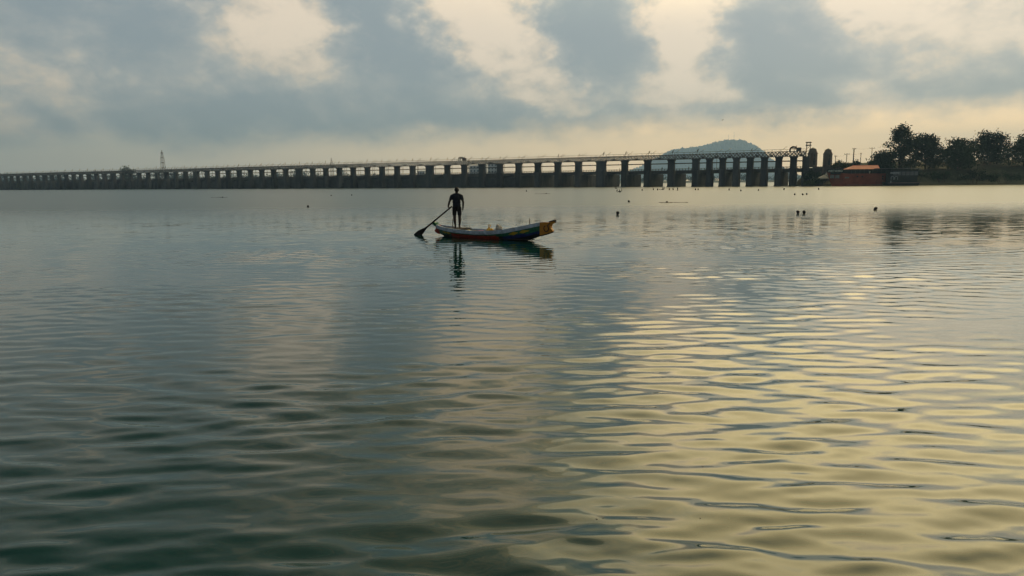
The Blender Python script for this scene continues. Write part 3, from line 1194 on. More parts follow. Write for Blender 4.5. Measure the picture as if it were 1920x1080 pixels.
def floating_restaurant():
    Y = 296.0
    k = Y / FPX * 1.012
    a = at_depth(1549, 340, Y)
    X0 = a.x
    zb = lambda py, px=1600: at_depth(px, py, Y).z
    root = tag(empty('moored_boat', (X0, Y, 0)), 'large red hulled restaurant boat with orange roof moored at the bank', 'boat')
    Lh = (1661 - 1549) * k
    top = zb(325.5)
    # hull: loft from stations
    mb = MB()
    st = []
    NS, NV = 28, 7
    for i in range(NS + 1):
        t = i / NS
        zt = top + (0.0 if t > .35 else .9 * (1 - t / .35) ** 1.5) - .9 * sstep(.5, .0, t) * 0
        for s in range(NV + 1):
            v = s / NV
            rake = 2.9 * (1 - v) * (1 - t) ** 3 - 1.3 * (1 - v) * t ** 8
            w = (2.6 * min(1, (t / .22)) ** .7 * (.75 + .25 * v)) * (1.0 if t < .9 else 1 - .25 * (t - .9) / .1)
            st.append((t * Lh + rake, w, -1.0 + (zt + 1.0) * v))
    vs = [(x, -w, z) for x, w, z in st] + [(x, w, z) for x, w, z in st]
    n1 = NV + 1
    o2 = len(st)
    fs = []
    for i in range(NS):
        for s in range(NV):
            q = i * n1 + s
            fs.append((q, q + n1, q + n1 + 1, q + 1))
            fs.append((o2 + q, o2 + q + 1, o2 + q + n1 + 1, o2 + q + n1))
        fs.append((i * n1 + NV, (i + 1) * n1 + NV, o2 + (i + 1) * n1 + NV, o2 + i * n1 + NV))
    fs.append(tuple([NS * n1 + s for s in range(n1)] + [o2 + NS * n1 + s for s in range(NV, -1, -1)]))
    mb.add(vs, fs)
    hull = mb.build('hull', M_red, root)
    MB().box(7.5, Lh - .4, -2.85, -2.62, .35, .55).build('rubbing_strake', mat('strake_worn', (.20, .15, .11), .9), hull)
    for x in (Lh * .84, Lh * .84):
        pass
    for q, (px, py) in enumerate(((1649, 331), (1649, 335.2), (1602, 331), (1611, 331))):
        p = at_depth(px, py, Y)
        MB().column([(.35 * math.cos(R(45 * j)), .35 * math.sin(R(45 * j))) for j in range(8)], 0, .2).mesh('x', M_black)
        c = MB()
        n = 10
        c.add([(.32 * math.cos(2 * math.pi * j / n), -2.63, .32 * math.sin(2 * math.pi * j / n)) for j in range(n)] + [(.32 * math.cos(2 * math.pi * j / n), -2.4, .32 * math.sin(2 * math.pi * j / n)) for j in range(n)],
              [tuple(range(n))] + [(j, (j + 1) % n, n + (j + 1) % n, n + j) for j in range(n)])
        c.build('porthole', M_black, root, loc=(p.x - X0, 0, p.z))
    # dark upper deck and bow house
    xa = (1553 - 1549) * k
    xr0, xr1 = (1585 - 1549) * k, (1643 - 1549) * k
    zr0, zr1 = zb(317.5), zb(310.3)
    MB().box(xa + .4, xr0 + 2, -2.3, 2.3, top - .3, zb(318)).build('bow_house', M_black, root)
    MB().box(xr0 + 1.0, Lh - 1.2, -2.2, 2.2, top - .2, zr0).build('upper_deck', M_black, root)
    for j in range(9):
        x = xr0 + 1 + (Lh - 3.2 - xr0) * j / 8
        MB().box(x - .08, x + .08, -2.45, -2.3, top, zr0).build('deck_post', M_gate, root)
    mr = MB()
    for zz in (.5, 1.0):
        mr.box(xr0 + .6, Lh - .8, -2.5, -2.44, top + zz, top + zz + .07)
    mr.build('deck_railing', M_gate, root)
    # hipped roof
    e = [(xr0 - .4, -3.0, zr0), (xr1 - .8, -3.0, zr0), (xr1 + .4, 3.0, zr0), (xr0 - .4, 3.0, zr0)]
    rd = [(xr0 + 2.9, .6, zr1), (xr1 + .1, .6, zr1)]
    vs = e + rd
    fs = [(0, 1, 5, 4), (1, 2, 5), (2, 3, 4, 5), (3, 0, 4), (3, 2, 1, 0)]
    roof = MB().add(vs, fs).build('roof', M_roof, root)
    sh = MB()
    nrib = 16
    for j in range(nrib + 1):
        t = j / nrib
        a0 = Vector(e[0]).lerp(Vector(e[1]), t)
        a1 = Vector(rd[0]).lerp(Vector(rd[1]), t)
        sh.tube([a0 + Vector((0, -.02, .03)), a1 + Vector((0, -.02, .03))], .04, 4)
    sh.build('roof_rib', M_roof, roof)
    MB().tube([(xr0 + 2.9, .6, zr1), (xr1 + .1, .6, zr1)], .12, 6).build('ridge', M_roof, roof)
    # name board with pale letters
    pa, pb = at_depth(1553, 322.6, Y - 2.5), at_depth(1580, 318, Y - 2.5)
    MB().box(pa.x - X0 - .2, pb.x - X0 + .3, -2.5, -2.32, pa.z - .25, pb.z + .2).build('name_board', M_black, root)
    tm = text_mesh('INEITWARD', 1.22, M_let)
    w = max(v.co.x for v in tm.vertices)
    tm.transform(Matrix.Diagonal(((pb.x - pa.x) / w, 1, 1, 1)))
    link('lettering', tm, root, (pa.x - X0, -2.53, pa.z + .03))
    # pale window awnings low on the bow
    for px in (1555.5, 1565, 1583):
        p = at_depth(px, 331.8, Y)
        MB().box(-.85, .85, -2.45, -2.3, -.6, .75).build('window', mat('dull_pane', (.16, .155, .14) if px < 1570 else (.05, .05, .045), .5), root, loc=(p.x - X0, 0, p.z))
    # stowed pot on the deck rail
    p = at_depth(1630, 323, Y - 2.4)
    MB().tube([(0, 0, -.5), (.05, 0, .5)], [.2, .3], 7).build('bucket', M_canvas, root, loc=(p.x - X0, -2.62, p.z))


floating_restaurant()


def dark_boat():
    Y = 291.0
    k = Y / FPX * 1.012
    a = at_depth(1662, 340, Y)
    root = tag(empty('moored_boat', (a.x, Y, 0)), 'dark two deck boat with pale markings moored beside the red boat', 'boat')
    Lh = 56 * k
    z = lambda py: at_depth(1690, py, Y).z
    poly = [(0.0, -1), (-.6, z(341)), (Lh, z(341)), (Lh - 1, -1)]
    MB().prism(poly, -2.2, 2.2).build('hull', M_black, root)
    MB().box(-.7, Lh + .1, -2.35, -2.2, z(343.5), z(342)).build('rubbing_strake', mat('strake_dull', (.16, .12, .12), .8), root)
    MB().box(.6, Lh - 1, -1.9, 1.9, z(341), z(318)).build('cabin', M_black, root)
    MB().box(-4.2, Lh, -2.4, 2.4, z(316.2), z(315.2)).build('roof', mat('roof_dull', (.10, .105, .11), .8), root)
    me = MB().box(-.75, .75, -2.0, -1.88, 0, 1.6).mesh('window', mat('dull_pane2', (.10, .11, .12), .4))
    for j in range(6):
        link('window', me, root, (2.3 + j * 1.75, 0, z(329)))
    for j, px in enumerate((1668, 1675)):
        pp = at_depth(px, 335, Y)
        MB().tube([(-.55, 0, 0), (-.55, 0, 1.1), (.1, 0, 1.4), (.6, 0, 1.0), (.6, 0, 0)], .12, 6).build('deck_chair_frame', mat('pale_metal', (.35, .37, .38), .5), root, loc=(pp.x - a.x, -2.1, pp.z - .4))
    MB().box(.3, 4.0, -2.06, -1.95, z(325.5), z(323)).build('sign_board', mat('pale_board', (.30, .32, .34), .7), root)
    MB().tube([(.6, -2.3, z(343)), (.6, -2.3, z(338.5))], .18, 7).build('bollard', mat('pale_metal', (.35, .37, .38), .5), root)


dark_boat()


def tent(px0, pxm, px1, yb, yt, Y, label):
    a, m, b = at_depth(px0, yb, Y), at_depth(pxm, yt, Y), at_depth(px1, yb, Y)
    root = tag(empty('tent', (m.x, Y, a.z)), label, 'tent', 'canvas tents on the shore')
    x0, x1, H = a.x - m.x, b.x - m.x, m.z - a.z
    d = 1.8
    vs = [(x0, -d, 0), (x1, -d, 0), (x1, d, 0), (x0, d, 0), (0, 0, H)]
    for t in range(4):
        vs.append(tuple((Vector(vs[t]) + Vector((0, 0, H)) * 1.0 + Vector((vs[(t + 1) % 4]))) / 3 * 0.8))
    MB().add(vs[:5], [(0, 1, 4), (1, 2, 4), (2, 3, 4), (3, 0, 4)]).build('canopy', M_canvas, root)
    vl = MB()
    vl.box(x0, x1, -d - .02, -d + .02, -.45, 0)
    vl.build('valance', M_canvas, root)
    z0 = gz(m.x, Y - d)
    for x in (x0 + .1, x1 - .1):
        for y in (-d + .1, d - .1):
            MB().tube([(x, y, z0 - a.z - .5), (x, y, 0)], .06, 5).build('pole', M_lamp, root)


tent(1534, 1545.5, 1551.5, 334.2, 327.5, 300, 'pale canvas tent with a pointed top at the water edge')
tent(1547.5, 1552.5, 1554, 329.5, 320.5, 302, 'smaller steep canvas tent wedged against the red boat bow')
# boulders on the shore
mrock = None
M_rock = mat('shore_rock', (.16, .145, .11), .9, .35, 1.2, .5, 4.0)
for k in range(16):
    px = 1513 + k * 3.0 + rng.uniform(-1, 1)
    x = at_depth(px, 345, 300).x
    y = bank_edge(x) + rng.uniform(-.2, 2.2)
    mb = MB().ellipsoid((0, 0, 0), (1, .8, .65), 8, 6)
    mb.v = [tuple(Vector(v) * (1 + .28 * mnoise.noise(Vector(v) * 1.6 + Vector((k * 7, 0, 0))))) for v in mb.v]
    s = rng.uniform(.5, 1.2)
    o = mb.build('boulder', M_rock, loc=(x, y, gz(x, y) + .1 * s))
    o.scale = (s, s, s)
    tag(o, 'brown boulder lying at the water edge below the abutment shrubs', 'rock', 'boulders along the shore')

# ------------------------------------------------------------------ rowing boat
def interp(t, tab):
    return float(np.interp(t, [a for a, b in tab], [b for a, b in tab]))


W0, W1 = at_water(836, 442.5), at_water(999, 451.5)
hd = (W1 - W0).normalized()
BHEAD = math.atan2(hd.y, hd.x)


def s_for_px(px, z):
    lo, hi = -6.0, 12.0
    for _ in range(50):
        mid = (lo + hi) / 2
        if project(W0 + hd * mid + Vector((0, 0, z)))[0] < px:
            lo = mid
        else:
            hi = mid
    return lo


S0, S1 = s_for_px(821, .45), s_for_px(1017, .7)
BORG = W0 + hd * S0
BL = S1 - S0
print('boat length', BL, 'heading', math.degrees(BHEAD), 'stern depth', BORG.y)
SHEER = [(0, .50), (.08, .45), (.18, .395), (.3, .36), (.45, .34), (.6, .37), (.72, .45), (.85, .60), (1, .79)]
KEEL = [(0, .17), (.05, .04), (.1, -.06), (.2, -.13), (.5, -.16), (.74, -.12), (.86, -.02), (.93, .10), (1, .24)]
BEAM = [(0, .10), (.05, .22), (.12, .36), (.25, .50), (.45, .56), (.6, .55), (.75, .45), (.87, .29), (.95, .16), (1, .09)]


def hull_pt(t, v, off=0.0):
    w, zs, zk = interp(t, BEAM), interp(t, SHEER), interp(t, KEEL)
    ph = v * R(72)
    y = (w + off) * math.sin(ph) / math.sin(R(72))
    z = zk + (zs - zk) * (1 - math.cos(ph)) / (1 - math.cos(R(72)))
    return y, z


def v_at(t, z):
    lo, hi = 0.0, 1.0
    for _ in range(30):
        m = (lo + hi) / 2
        if hull_pt(t, m)[1] < z:
            lo = m
        else:
            hi = m
    return lo


M_bgreen = mat('boat_green', (.018, .105, .055), .5, .55, 7)
M_bred = mat('boat_red', (.26, .032, .016), .5, .55, 7)
M_bblue = mat('boat_navy', (.012, .02, .10), .5, .55, 7)
M_bwhite = mat('boat_pale_blue', (.42, .48, .56), .5, .35, 6, .2, 14)
M_byel = mat('boat_yellow', (.36, .25, .02), .55, .25, 5)
M_bor = mat('boat_orange', (.42, .165, .012), .5, .2, 4)
M_bblk = mat('boat_tar', (.012, .012, .014), .6, .3, 4)
M_wood = mat('boat_inner_wood', (.04, .033, .027), .8, .35, 6, .3, 20)

boat = tag(empty('rowing_boat', BORG, BHEAD), 'long painted wooden rowing boat with an orange bow carrying the standing man', 'boat')


def make_boat():
    NT_, NV_ = 56, 16
    for side in (-1, 1):
        mb = MB()
        vs = []
        for i in range(NT_ + 1):
            t = i / NT_
            for s in range(NV_ + 1):
                y, z = hull_pt(t, s / NV_)
                vs.append((t * BL, side * y, z))
        n1 = NV_ + 1
        mb.v = vs
        for i in range(NT_):
            t = (i + .5) / NT_
            for s in range(NV_):
                v = (s + .5) / NV_
                z = hull_pt(t, v)[1]
                zs = interp(t, SHEER)
                gr = .20 + .10 * sstep(.62, .95, t) + .10 * sstep(.25, .08, t)
                if t < .035:
                    mi = 1
                elif z > zs - gr - (.0 if .2 < t < .64 else .05):
                    mi = 0
                elif .20 < t < .66 and z > zs - gr - .22:
                    mi = 1
                elif t > .70 and z > zs - .44:
                    mi = 2
                else:
                    mi = 3
                q = i * n1 + s
                f = (q, q + n1, q + n1 + 1, q + 1)
                mb.f.append(f if side < 0 else f[::-1])
                mb.mi.append(mi)
        mb.build('hull_side', [M_bgreen, M_bred, M_bblue, M_bblk], boat, smooth=True)
        # pale top strake, a plank of its own
        mb = MB()
        vs = []
        for i in range(NT_ + 1):
            t = i / NT_
            zs = interp(t, SHEER)
            h = .155 - .02 * sstep(.7, 1, t)
            for (dz, off) in ((-h, .004), (-h, .02), (-h * .5, .022), (0.012, .022), (.012, -.045), (-.05, -.045)):
                v = v_at(t, zs + min(dz, 0))
                y, _ = hull_pt(t, v, 0)
                vs.append((t * BL, side * (y + off), zs + dz))
        fs = []
        for i in range(NT_):
            for s in range(5):
                q = i * 6 + s
                f = (q, q + 6, q + 7, q + 1)
                fs.append(f if side < 0 else f[::-1])
        mb.add(vs, fs)
        mb.build('top_strake', M_bwhite, boat)
        # inner planking
        mb = MB()
        vs, fs = [], []
        for i in range(NT_ + 1):
            t = .02 + .96 * i / NT_
            for s in range(9):
                y, z = hull_pt(t, s / 8)
                vs.append((t * BL, side * max(0, y - .03), z + .025 * (1 - s / 8) - .005))
        for i in range(NT_):
            for s in range(8):
                q = i * 9 + s
                f = (q, q + 1, q + 10, q + 9)
                fs.append(f if side < 0 else f[::-1])
        mb.add(vs, fs).build('inner_planking', M_wood, boat, smooth=True)
        # painted yellow leaf motifs
        for tm in (.115, .165, .79, .875):
            big = 1.0 if tm > .5 else .7
            vs, fs = [], []
            zc = interp(tm, SHEER) - (.235 if tm > .5 else .225)
            cells = []
            for a in range(9):
                u = a / 8
                hh = .052 * big * (math.sin(u * math.pi) ** .6) * (1 + .35 * math.sin(u * 9 + tm * 20)) + .004
                tt = tm + (u - .5) * .075 * big
                zz = zc + (interp(tt, SHEER) - interp(tm, SHEER))
                for b in (-1, 1):
                    v = v_at(tt, zz + b * hh)
                    y, z = hull_pt(tt, v)
                    vs.append((tt * BL, side * (y + .006), z))
            for a in range(8):
                f = (a * 2, a * 2 + 2, a * 2 + 3, a * 2 + 1)
                fs.append(f if side < 0 else f[::-1])
            MB().add(vs, fs).build('painted_leaf', M_byel, boat)
    # bow block with a beak, painted orange
    prof = [(-.05, .785), (.14, .80), (.36, .795), (.58, .845), (.655, .84), (.645, .80), (.51, .73), (.44, .65), (.455, .57), (.56, .455), (.535, .415), (.30, .345), (-.02, .255), (-.05, .25)]
    mb = MB()
    n = len(prof)
    vs = []
    for sd in (-1, 1):
        for (x, z) in prof:
            w = .125 if x < 0 else max(.045, .105 - .09 * x)
            vs.append((BL + x, sd * w, z))
    fs = [tuple(range(n)), tuple(range(2 * n - 1, n - 1, -1))] + [(k, k + n, (k + 1) % n + n, (k + 1) % n) for k in range(n)]
    bow = mb.add(vs, fs).build('bow_block', M_bor, boat)
    MB().tube([(BL + .36, 0, .80), (BL + .58, 0, .85), (BL + .67, 0, .86)], [.05, .055, .06], 8).build('beak', M_bblk, bow)
    for sd in (-1, 1):
        pts = []
        for k in range(17):
            a = R(118 + 304 * k / 16)
            pts.append((BL + .26 + .115 * math.cos(a), sd * .097,   .545 + .125 * math.sin(a)))
        pts.append((BL + .35, sd * .092, .69))
        pts.append((BL + .45, sd * .085, .77))
        MB().tube(pts, .019, 6).build('painted_ring', M_bblk, bow)
    MB().tube([(BL - .05, 0, .24), (BL + .30, 0, .335), (BL + .55, 0, .42)], .035, 6).build('keel_strip', M_bblk, bow)
    # stern post
    prof = [(.15, .49), (.0, .515), (-.16, .585), (-.24, .62), (-.27, .56), (-.19, .49), (-.10, .42), (-.08, .34), (-.17, .22), (-.12, .17), (.05, .10), (.15, .08)]
    n = len(prof)
    vs = [(x, sd * (.085 if x > -.02 else .06), z) for sd in (-1, 1) for x, z in prof]
    fs = [tuple(range(n - 1, -1, -1)), tuple(range(n, 2 * n))] + [(k, (k + 1) % n, (k + 1) % n + n, k + n) for k in range(n)]
    mb = MB().add(vs, fs)
    st = mb.build('stern_post', M_bred, boat)
    gp = [(.08, .505), (-.02, .525), (-.16, .60), (-.25, .64), (-.29, .56), (-.2, .485), (-.1, .44), (.05, .44)]
    n = len(gp)
    vs = [(x, sd * .10, z) for sd in (-1, 1) for x, z in gp]
    fs = [tuple(range(n - 1, -1, -1)), tuple(range(n, 2 * n))] + [(k, (k + 1) % n, (k + 1) % n + n, k + n) for k in range(n)]
    MB().add(vs, fs).build('oar_rest', M_bgreen, st)
    MB().tube([(-.02, -.11, .55), (-.12, -.125, .60), (-.2, -.13, .55), (-.12, -.125, .50), (-.04, -.11, .55), (-.1, .11, .6), (-.2, .12, .55)], .028, 6).build('rope_lashing', mat('rope_green', (.03, .17, .08), .8), st)
    # floor boards and thwarts
    for k in range(7):
        y = -.30 + k * .1
        t0, t1 = .09 + .012 * abs(k - 3) * 2.2, .93 - .02 * abs(k - 3)
        MB().box(t0 * BL, t1 * BL, y - .045, y + .045, .035, .06).build('floor_board', M_wood, boat)
    for t in (.34, .55, .74):
        w = interp(t, BEAM) - .05
        z = interp(t, SHEER) - .10
        MB().box(t * BL - .09, t * BL + .09, -w, w, z, z + .035).build('thwart', M_wood, boat)
    for t in (.16, .26, .42, .50, .64, .82, .9):
        pts = []
        for s in range(-8, 9):
            y, z = hull_pt(t, abs(s) / 8 * .97)
            pts.append((t * BL, math.copysign(max(0, y - .045), s), z + .03 * (1 - abs(s) / 8)))
        MB().tube(pts, .02, 5).build('rib', M_wood, boat)
    # stern deck the man stands on
    return


make_boat()
smid = s_for_px(857, .3)
MANP = W0 + hd * smid
foot = at_depth(857, 427.2, MANP.y)
print('man foot z', foot.z, 'depth', MANP.y)
FZ = foot.z
MANP = Vector((foot.x, MANP.y, FZ))
tman = (smid - S0) / BL
w = interp(tman, BEAM)
for k in range(5):
    x = tman * BL - .42 + k * .2
    ww = interp(x / BL, BEAM) - .06
    MB().box(x - .092, x + .092, -ww, ww, FZ - .035, FZ).build('stern_deck_plank', M_wood, boat)
# thole pins
for px, ytop, side in ((841.5, 411.5, 1), (987.5, 409, 1)):
    s = s_for_px(px, .5) - S0
    t = s / BL
    yb, zs = interp(t, BEAM) - .05, interp(t, SHEER)
    wp = BORG + hd * s
    zt = at_depth(px, ytop, wp.y).z
    MB().tube([(s, side * yb * .9, zs - .22), (s - .01, side * yb * .9, zt)], [.022, .016], 7).build('thole_pin', mat('pin_wood', (.10, .085, .07), .8), boat)
MB().tube([(s_for_px(967, .4) - S0, -.33, .49), (s_for_px(971, .4) - S0, -.33, .53)], .03, 7).build('cleat', M_bblk, boat)


def boat_world(s, y, z):
    c, n = math.cos(BHEAD), math.sin(BHEAD)
    return Vector((BORG.x + c * s - n * y, BORG.y + n * s + c * y, z))


# things lying in the boat
s = s_for_px(918, .4) - S0
p = boat_world(s, .02, .35)
root = tag(empty('yellow_rope', p), 'yellow rope with an upright loop lying across the boat', 'rope')
pts = [(.20, 0, .0), (.10, .02, .03), (.0, 0, .04), (-.05, 0, .09), (.0, -.01, .15), (.035, -.01, .21), (0, 0, .255), (-.045, 0, .24), (-.06, .01, .17), (-.05, .01, .08), (-.02, .02, .0)]
MB().tube(pts, .021, 7).build('loop', mat('rope_yellow', (.62, .36, .05), .7), root)
MB().tube([(.18 * math.cos(a * .7) * (1 - a * .02), .12 * math.sin(a * .7), -.01 + .004 * a) for a in range(24)], .024, 6).build('coil', mat('rope_yellow', (.62, .36, .05), .7), root)
s = s_for_px(932.5, .4) - S0
mb = MB()
for c, r in (((0, 0, .0), (.16, .12, .10)), ((.07, .02, .06), (.08, .08, .07)), ((-.04, 0, .09), (.09, .09, .09))):
    e = MB().ellipsoid(c, r, 14, 9)
    mb.add(e.v, e.f)
mb.v = [tuple(Vector(v) * (1 + .22 * mnoise.noise(Vector(v) * 14))) for v in mb.v]


def remesh_obj(mb, name, mats, vox, parent=None, loc=None, smooth_it=6, rz=None, dec=None):
    tmp = mb.build('tmp', mats)
    md = tmp.modifiers.new('r', 'REMESH')
    md.mode = 'VOXEL'
    md.voxel_size = vox
    ms = tmp.modifiers.new('s', 'SMOOTH')
    ms.factor = .5
    ms.iterations = smooth_it
    if dec:
        dm = tmp.modifiers.new('d', 'DECIMATE')
        dm.ratio = dec
    dg = bpy.context.evaluated_depsgraph_get()
    me = bpy.data.meshes.new_from_object(tmp.evaluated_get(dg))
    bpy.data.objects.remove(tmp)
    me.name = name
    me.materials.clear()
    me.materials.append(mats)
    me.polygons.foreach_set('use_smooth', [True] * len(me.polygons))
    return link(name, me, parent, loc, rz)


o = remesh_obj(mb, 'cloth_bundle', mat('cloth_beige', (.42, .37, .30), .95, .2, 12, .3, 30), .012, loc=boat_world(s, .1, .43), smooth_it=3)
tag(o, 'beige cloth bundle resting on the boat thwart', 'bundle')


def cloth(px, w, d, m, label, z):
    s = s_for_px(px, .3) - S0
    vs, fs = [], []
    for j in range(8):
        for i in range(12):
            x, y = (i / 11 - .5) * w, (j / 7 - .5) * d
            vs.append((x + .02 * mnoise.noise(Vector((x * 9, y * 9, 1))), y, .05 + .05 * mnoise.noise(Vector((x * 8 + px, y * 8, 3)))))
    for j in range(7):
        for i in range(11):
            q = j * 12 + i
            fs.append((q, q + 1, q + 13, q + 12))
    n = len(vs)
    vs += [(x, y, z - .012) for x, y, z in vs]
    fs += [tuple(n + k for k in f[::-1]) for f in fs]
    o = MB().add(vs, fs).build('folded_cloth', m, loc=boat_world(s, .12, z), rz=BHEAD, smooth=True)
    tag(o, label, 'cloth')


cloth(871, .5, .34, mat('cloth_cream', (.40, .36, .22), .95, .3, 10), 'crumpled cream cloth lying in the boat near the man', .25)
cloth(894, .42, .30, mat('cloth_pink', (.42, .12, .20), .95, .3, 10), 'crumpled pink cloth lying in the middle of the boat', .25)

# ------------------------------------------------------------------ the boatman
M_skin = mat('skin', (.026, .016, .012), .55, .2, 6)
M_shirt = mat('shirt_navy', (.012, .015, .024), .9, .3, 8)
M_shorts = mat('shorts_black', (.009, .009, .011), .9, .3, 8)
M_hair = mat('hair_black', (.006, .005, .005), .6, .3, 20)


def limb(mb, pts, rs, flat=1.0, n=10):
    """a tapered chain with rounded ends; flat < 1 thins it front to back"""
    o = len(mb.v)
    mb.tube(pts, rs, n)
    for p, r in zip(pts, rs):
        e = MB().ellipsoid(p, (r, r, r), 10, 7)
        mb.add(e.v, e.f)


def boatman():
    H = (427.2 - 351.8) / FPX * (MANP - CAM).dot(F)
    k = H / 1.74
    print('man height', H)
    root = tag(empty('person', MANP, 0.0), 'person in dark shirt and shorts standing in the stern holding a long oar', 'person')
    root.scale = (k, k, k)
    mb = MB()
    el = lambda c, r, rot=None: (lambda e: mb.add(e.v, e.f))(MB().ellipsoid(c, r, 16, 12, rot))
    # torso
    el((.0, 0, 1.30), (.175, .105, .17))
    el((.0, 0, 1.12), (.150, .098, .19))
    el((.005, 0, .95), (.165, .108, .13))
    el((-.085, 0, .86), (.095, .10, .11))
    el((.09, 0, .86), (.095, .10, .11))
    el((-.11, .0, 1.36), (.11, .078, .062), Matrix.Rotation(R(-16), 3, 'Y'))
    el((.12, .0, 1.36), (.11, .078, .062), Matrix.Rotation(R(16), 3, 'Y'))
    limb(mb, [(-.16, 0, 1.375), (0, 0, 1.47), (.17, 0, 1.375)], [.05, .06, .05])
    limb(mb, [(.005, 0, 1.40), (.012, .008, 1.52)], [.072, .062])
    # head: looking out over the water, a little to the right
    el((.018, .012, 1.622), (.086, .100, .116))
    el((.022, .045, 1.565), (.055, .060, .062))
    el((.048, .110, 1.615), (.016, .022, .022))
    el((-.070, .0, 1.618), (.014, .022, .032))
    el((.105, .012, 1.618), (.014, .022, .032))
    el((.042, .092, 1.578), (.026, .016, .010))
    # legs
    limb(mb, [(-.088, 0, .86), (-.100, .012, .66), (-.100, .02, .49), (-.098, -.004, .34), (-.080, 0, .18), (-.066, .0, .075)], [.098, .086, .066, .068, .050, .042])
    limb(mb, [(.098, 0, .86), (.115, .012, .66), (.120, .02, .49), (.124, -.004, .34), (.112, 0, .18), (.100, .0, .075)], [.098, .086, .066, .068, .050, .042])
    for x in (-.066, .100):
        s = -1 if x < 0 else 1
        limb(mb, [(x, -.035, .036), (x + .012 * s, .06, .036), (x + .03 * s, .145, .024)], [.036, .036, .024])
        for q in range(5):
            limb(mb, [(x + .03 * s + (q - 2) * .016, .14, .018), (x + .035 * s + (q - 2) * .017, .178 - .006 * abs(q - (1 if s > 0 else 3)), .013)], [.010, .009], n=6)
    # arms: left one out to the oar, right one hanging
    ls, le, lw = Vector((-.205, 0, 1.35)), Vector((-.305, -.035, 1.115)), Vector((-.365, .02, .915))
    limb(mb, [ls, ls.lerp(le, .5), le, le.lerp(lw, .45), lw], [.066, .054, .046, .044, .032])
    rs_, re, rw = Vector((.215, 0, 1.35)), Vector((.290, -.03, 1.095)), Vector((.268, .025, .855))
    limb(mb, [rs_, rs_.lerp(re, .5), re, re.lerp(rw, .45), rw], [.066, .054, .046, .044, .032])
    # hanging hand
    limb(mb, [rw, (.255, .032, .79)], [.032, .038])
    for q, ln in enumerate((.070, .082, .078, .062)):
        y = .062 - q * .021
        limb(mb, [(.256, y, .765), (.248, y + .002, .765 - ln * .55), (.230, y + .004, .765 - ln)], [.0100, .0095, .0085], n=6)
    limb(mb, [(.252, .062, .83), (.242, .085, .79), (.236, .088, .755)], [.012, .011, .0095], n=6)
    # gripping hand: palm over the oar, fingers wrapped round it
    G = GRIP_L
    limb(mb, [lw, lw.lerp(G, .55)], [.029, .034])
    limb(mb, [lw.lerp(G, .5), G + OARN * .024], [.036, .034])
    for q in range(4):
        c = G + OARD * (.036 - .024 * q)
        side = OARD.cross(OARN).normalized()
        pts = []
        for a in (70, 20, -40, -100, -150):
            pts.append(c + (OARN * math.sin(R(a)) + side * math.cos(R(a))) * .030)
        limb(mb, pts, [.0105, .0105, .010, .0095, .0085], n=6)
    side = OARD.cross(OARN).normalized()
    limb(mb, [G + OARN * .03 - side * .012 + OARD * .03, G - side * .03 + OARD * .045, G - side * .022 - OARN * .02 + OARD * .04], [.013, .012, .010], n=6)
    body = remesh_obj(mb, 'body', M_skin, .0075, root, smooth_it=5, dec=.5)
    # shirt
    sb = MB()
    el2 = lambda c, r: (lambda e: sb.add(e.v, e.f))(MB().ellipsoid(c, r, 18, 12))
    el2((.0, 0, 1.28), (.200, .125, .175))
    el2((.0, 0, 1.12), (.180, .118, .20))
    el2((.004, 0, .985), (.178, .120, .115))
    limb(sb, [(-.19, 0, 1.36), (-.09, 0, 1.405), (0.005, 0, 1.44), (.10, 0, 1.405), (.20, 0, 1.36)], [.075, .078, .07, .078, .075])
    limb(sb, [ls, ls.lerp(le, .52)], [.074, .066])
    limb(sb, [rs_, rs_.lerp(re, .52)], [.074, .066])
    limb(sb, [(.006, 0, 1.42), (.008, .002, 1.46)], [.08, .066])
    remesh_obj(sb, 'shirt', M_shirt, .010, root, smooth_it=4, dec=.5)
    # shorts
    sb = MB()
    el2((.004, 0, .90), (.180, .124, .10))
    for s, x0, x1, x2 in ((-1, -.088, -.100, -.103), (1, .098, .114, .120)):
        sb.tube([(x0, 0, .90), (x1, .008, .68), (x2, .012, .545)], [.104, .094, .090], 16)
    remesh_obj(sb, 'shorts', M_shorts, .010, root, smooth_it=3, dec=.5)
    # short hair
    sb = MB()
    el2((.014, -.012, 1.646), (.094, .103, .106))
    remesh_obj(sb, 'hair', M_hair, .010, root, smooth_it=2, dec=.6)


# oar geometry in the man's frame
kman = ((427.2 - 351.8) / FPX * (MANP - CAM).dot(F)) / 1.74
HANDW = at_depth(843.0, 390.5, MANP.y)
TIPW = at_water(783, 440.5)
d = (HANDW - TIPW).normalized()
GRIP_L = (HANDW - MANP) / kman
OARD = d.copy()
OARN = (Vector((0, 0, 1)) - d * d.z).normalized()
boatman()


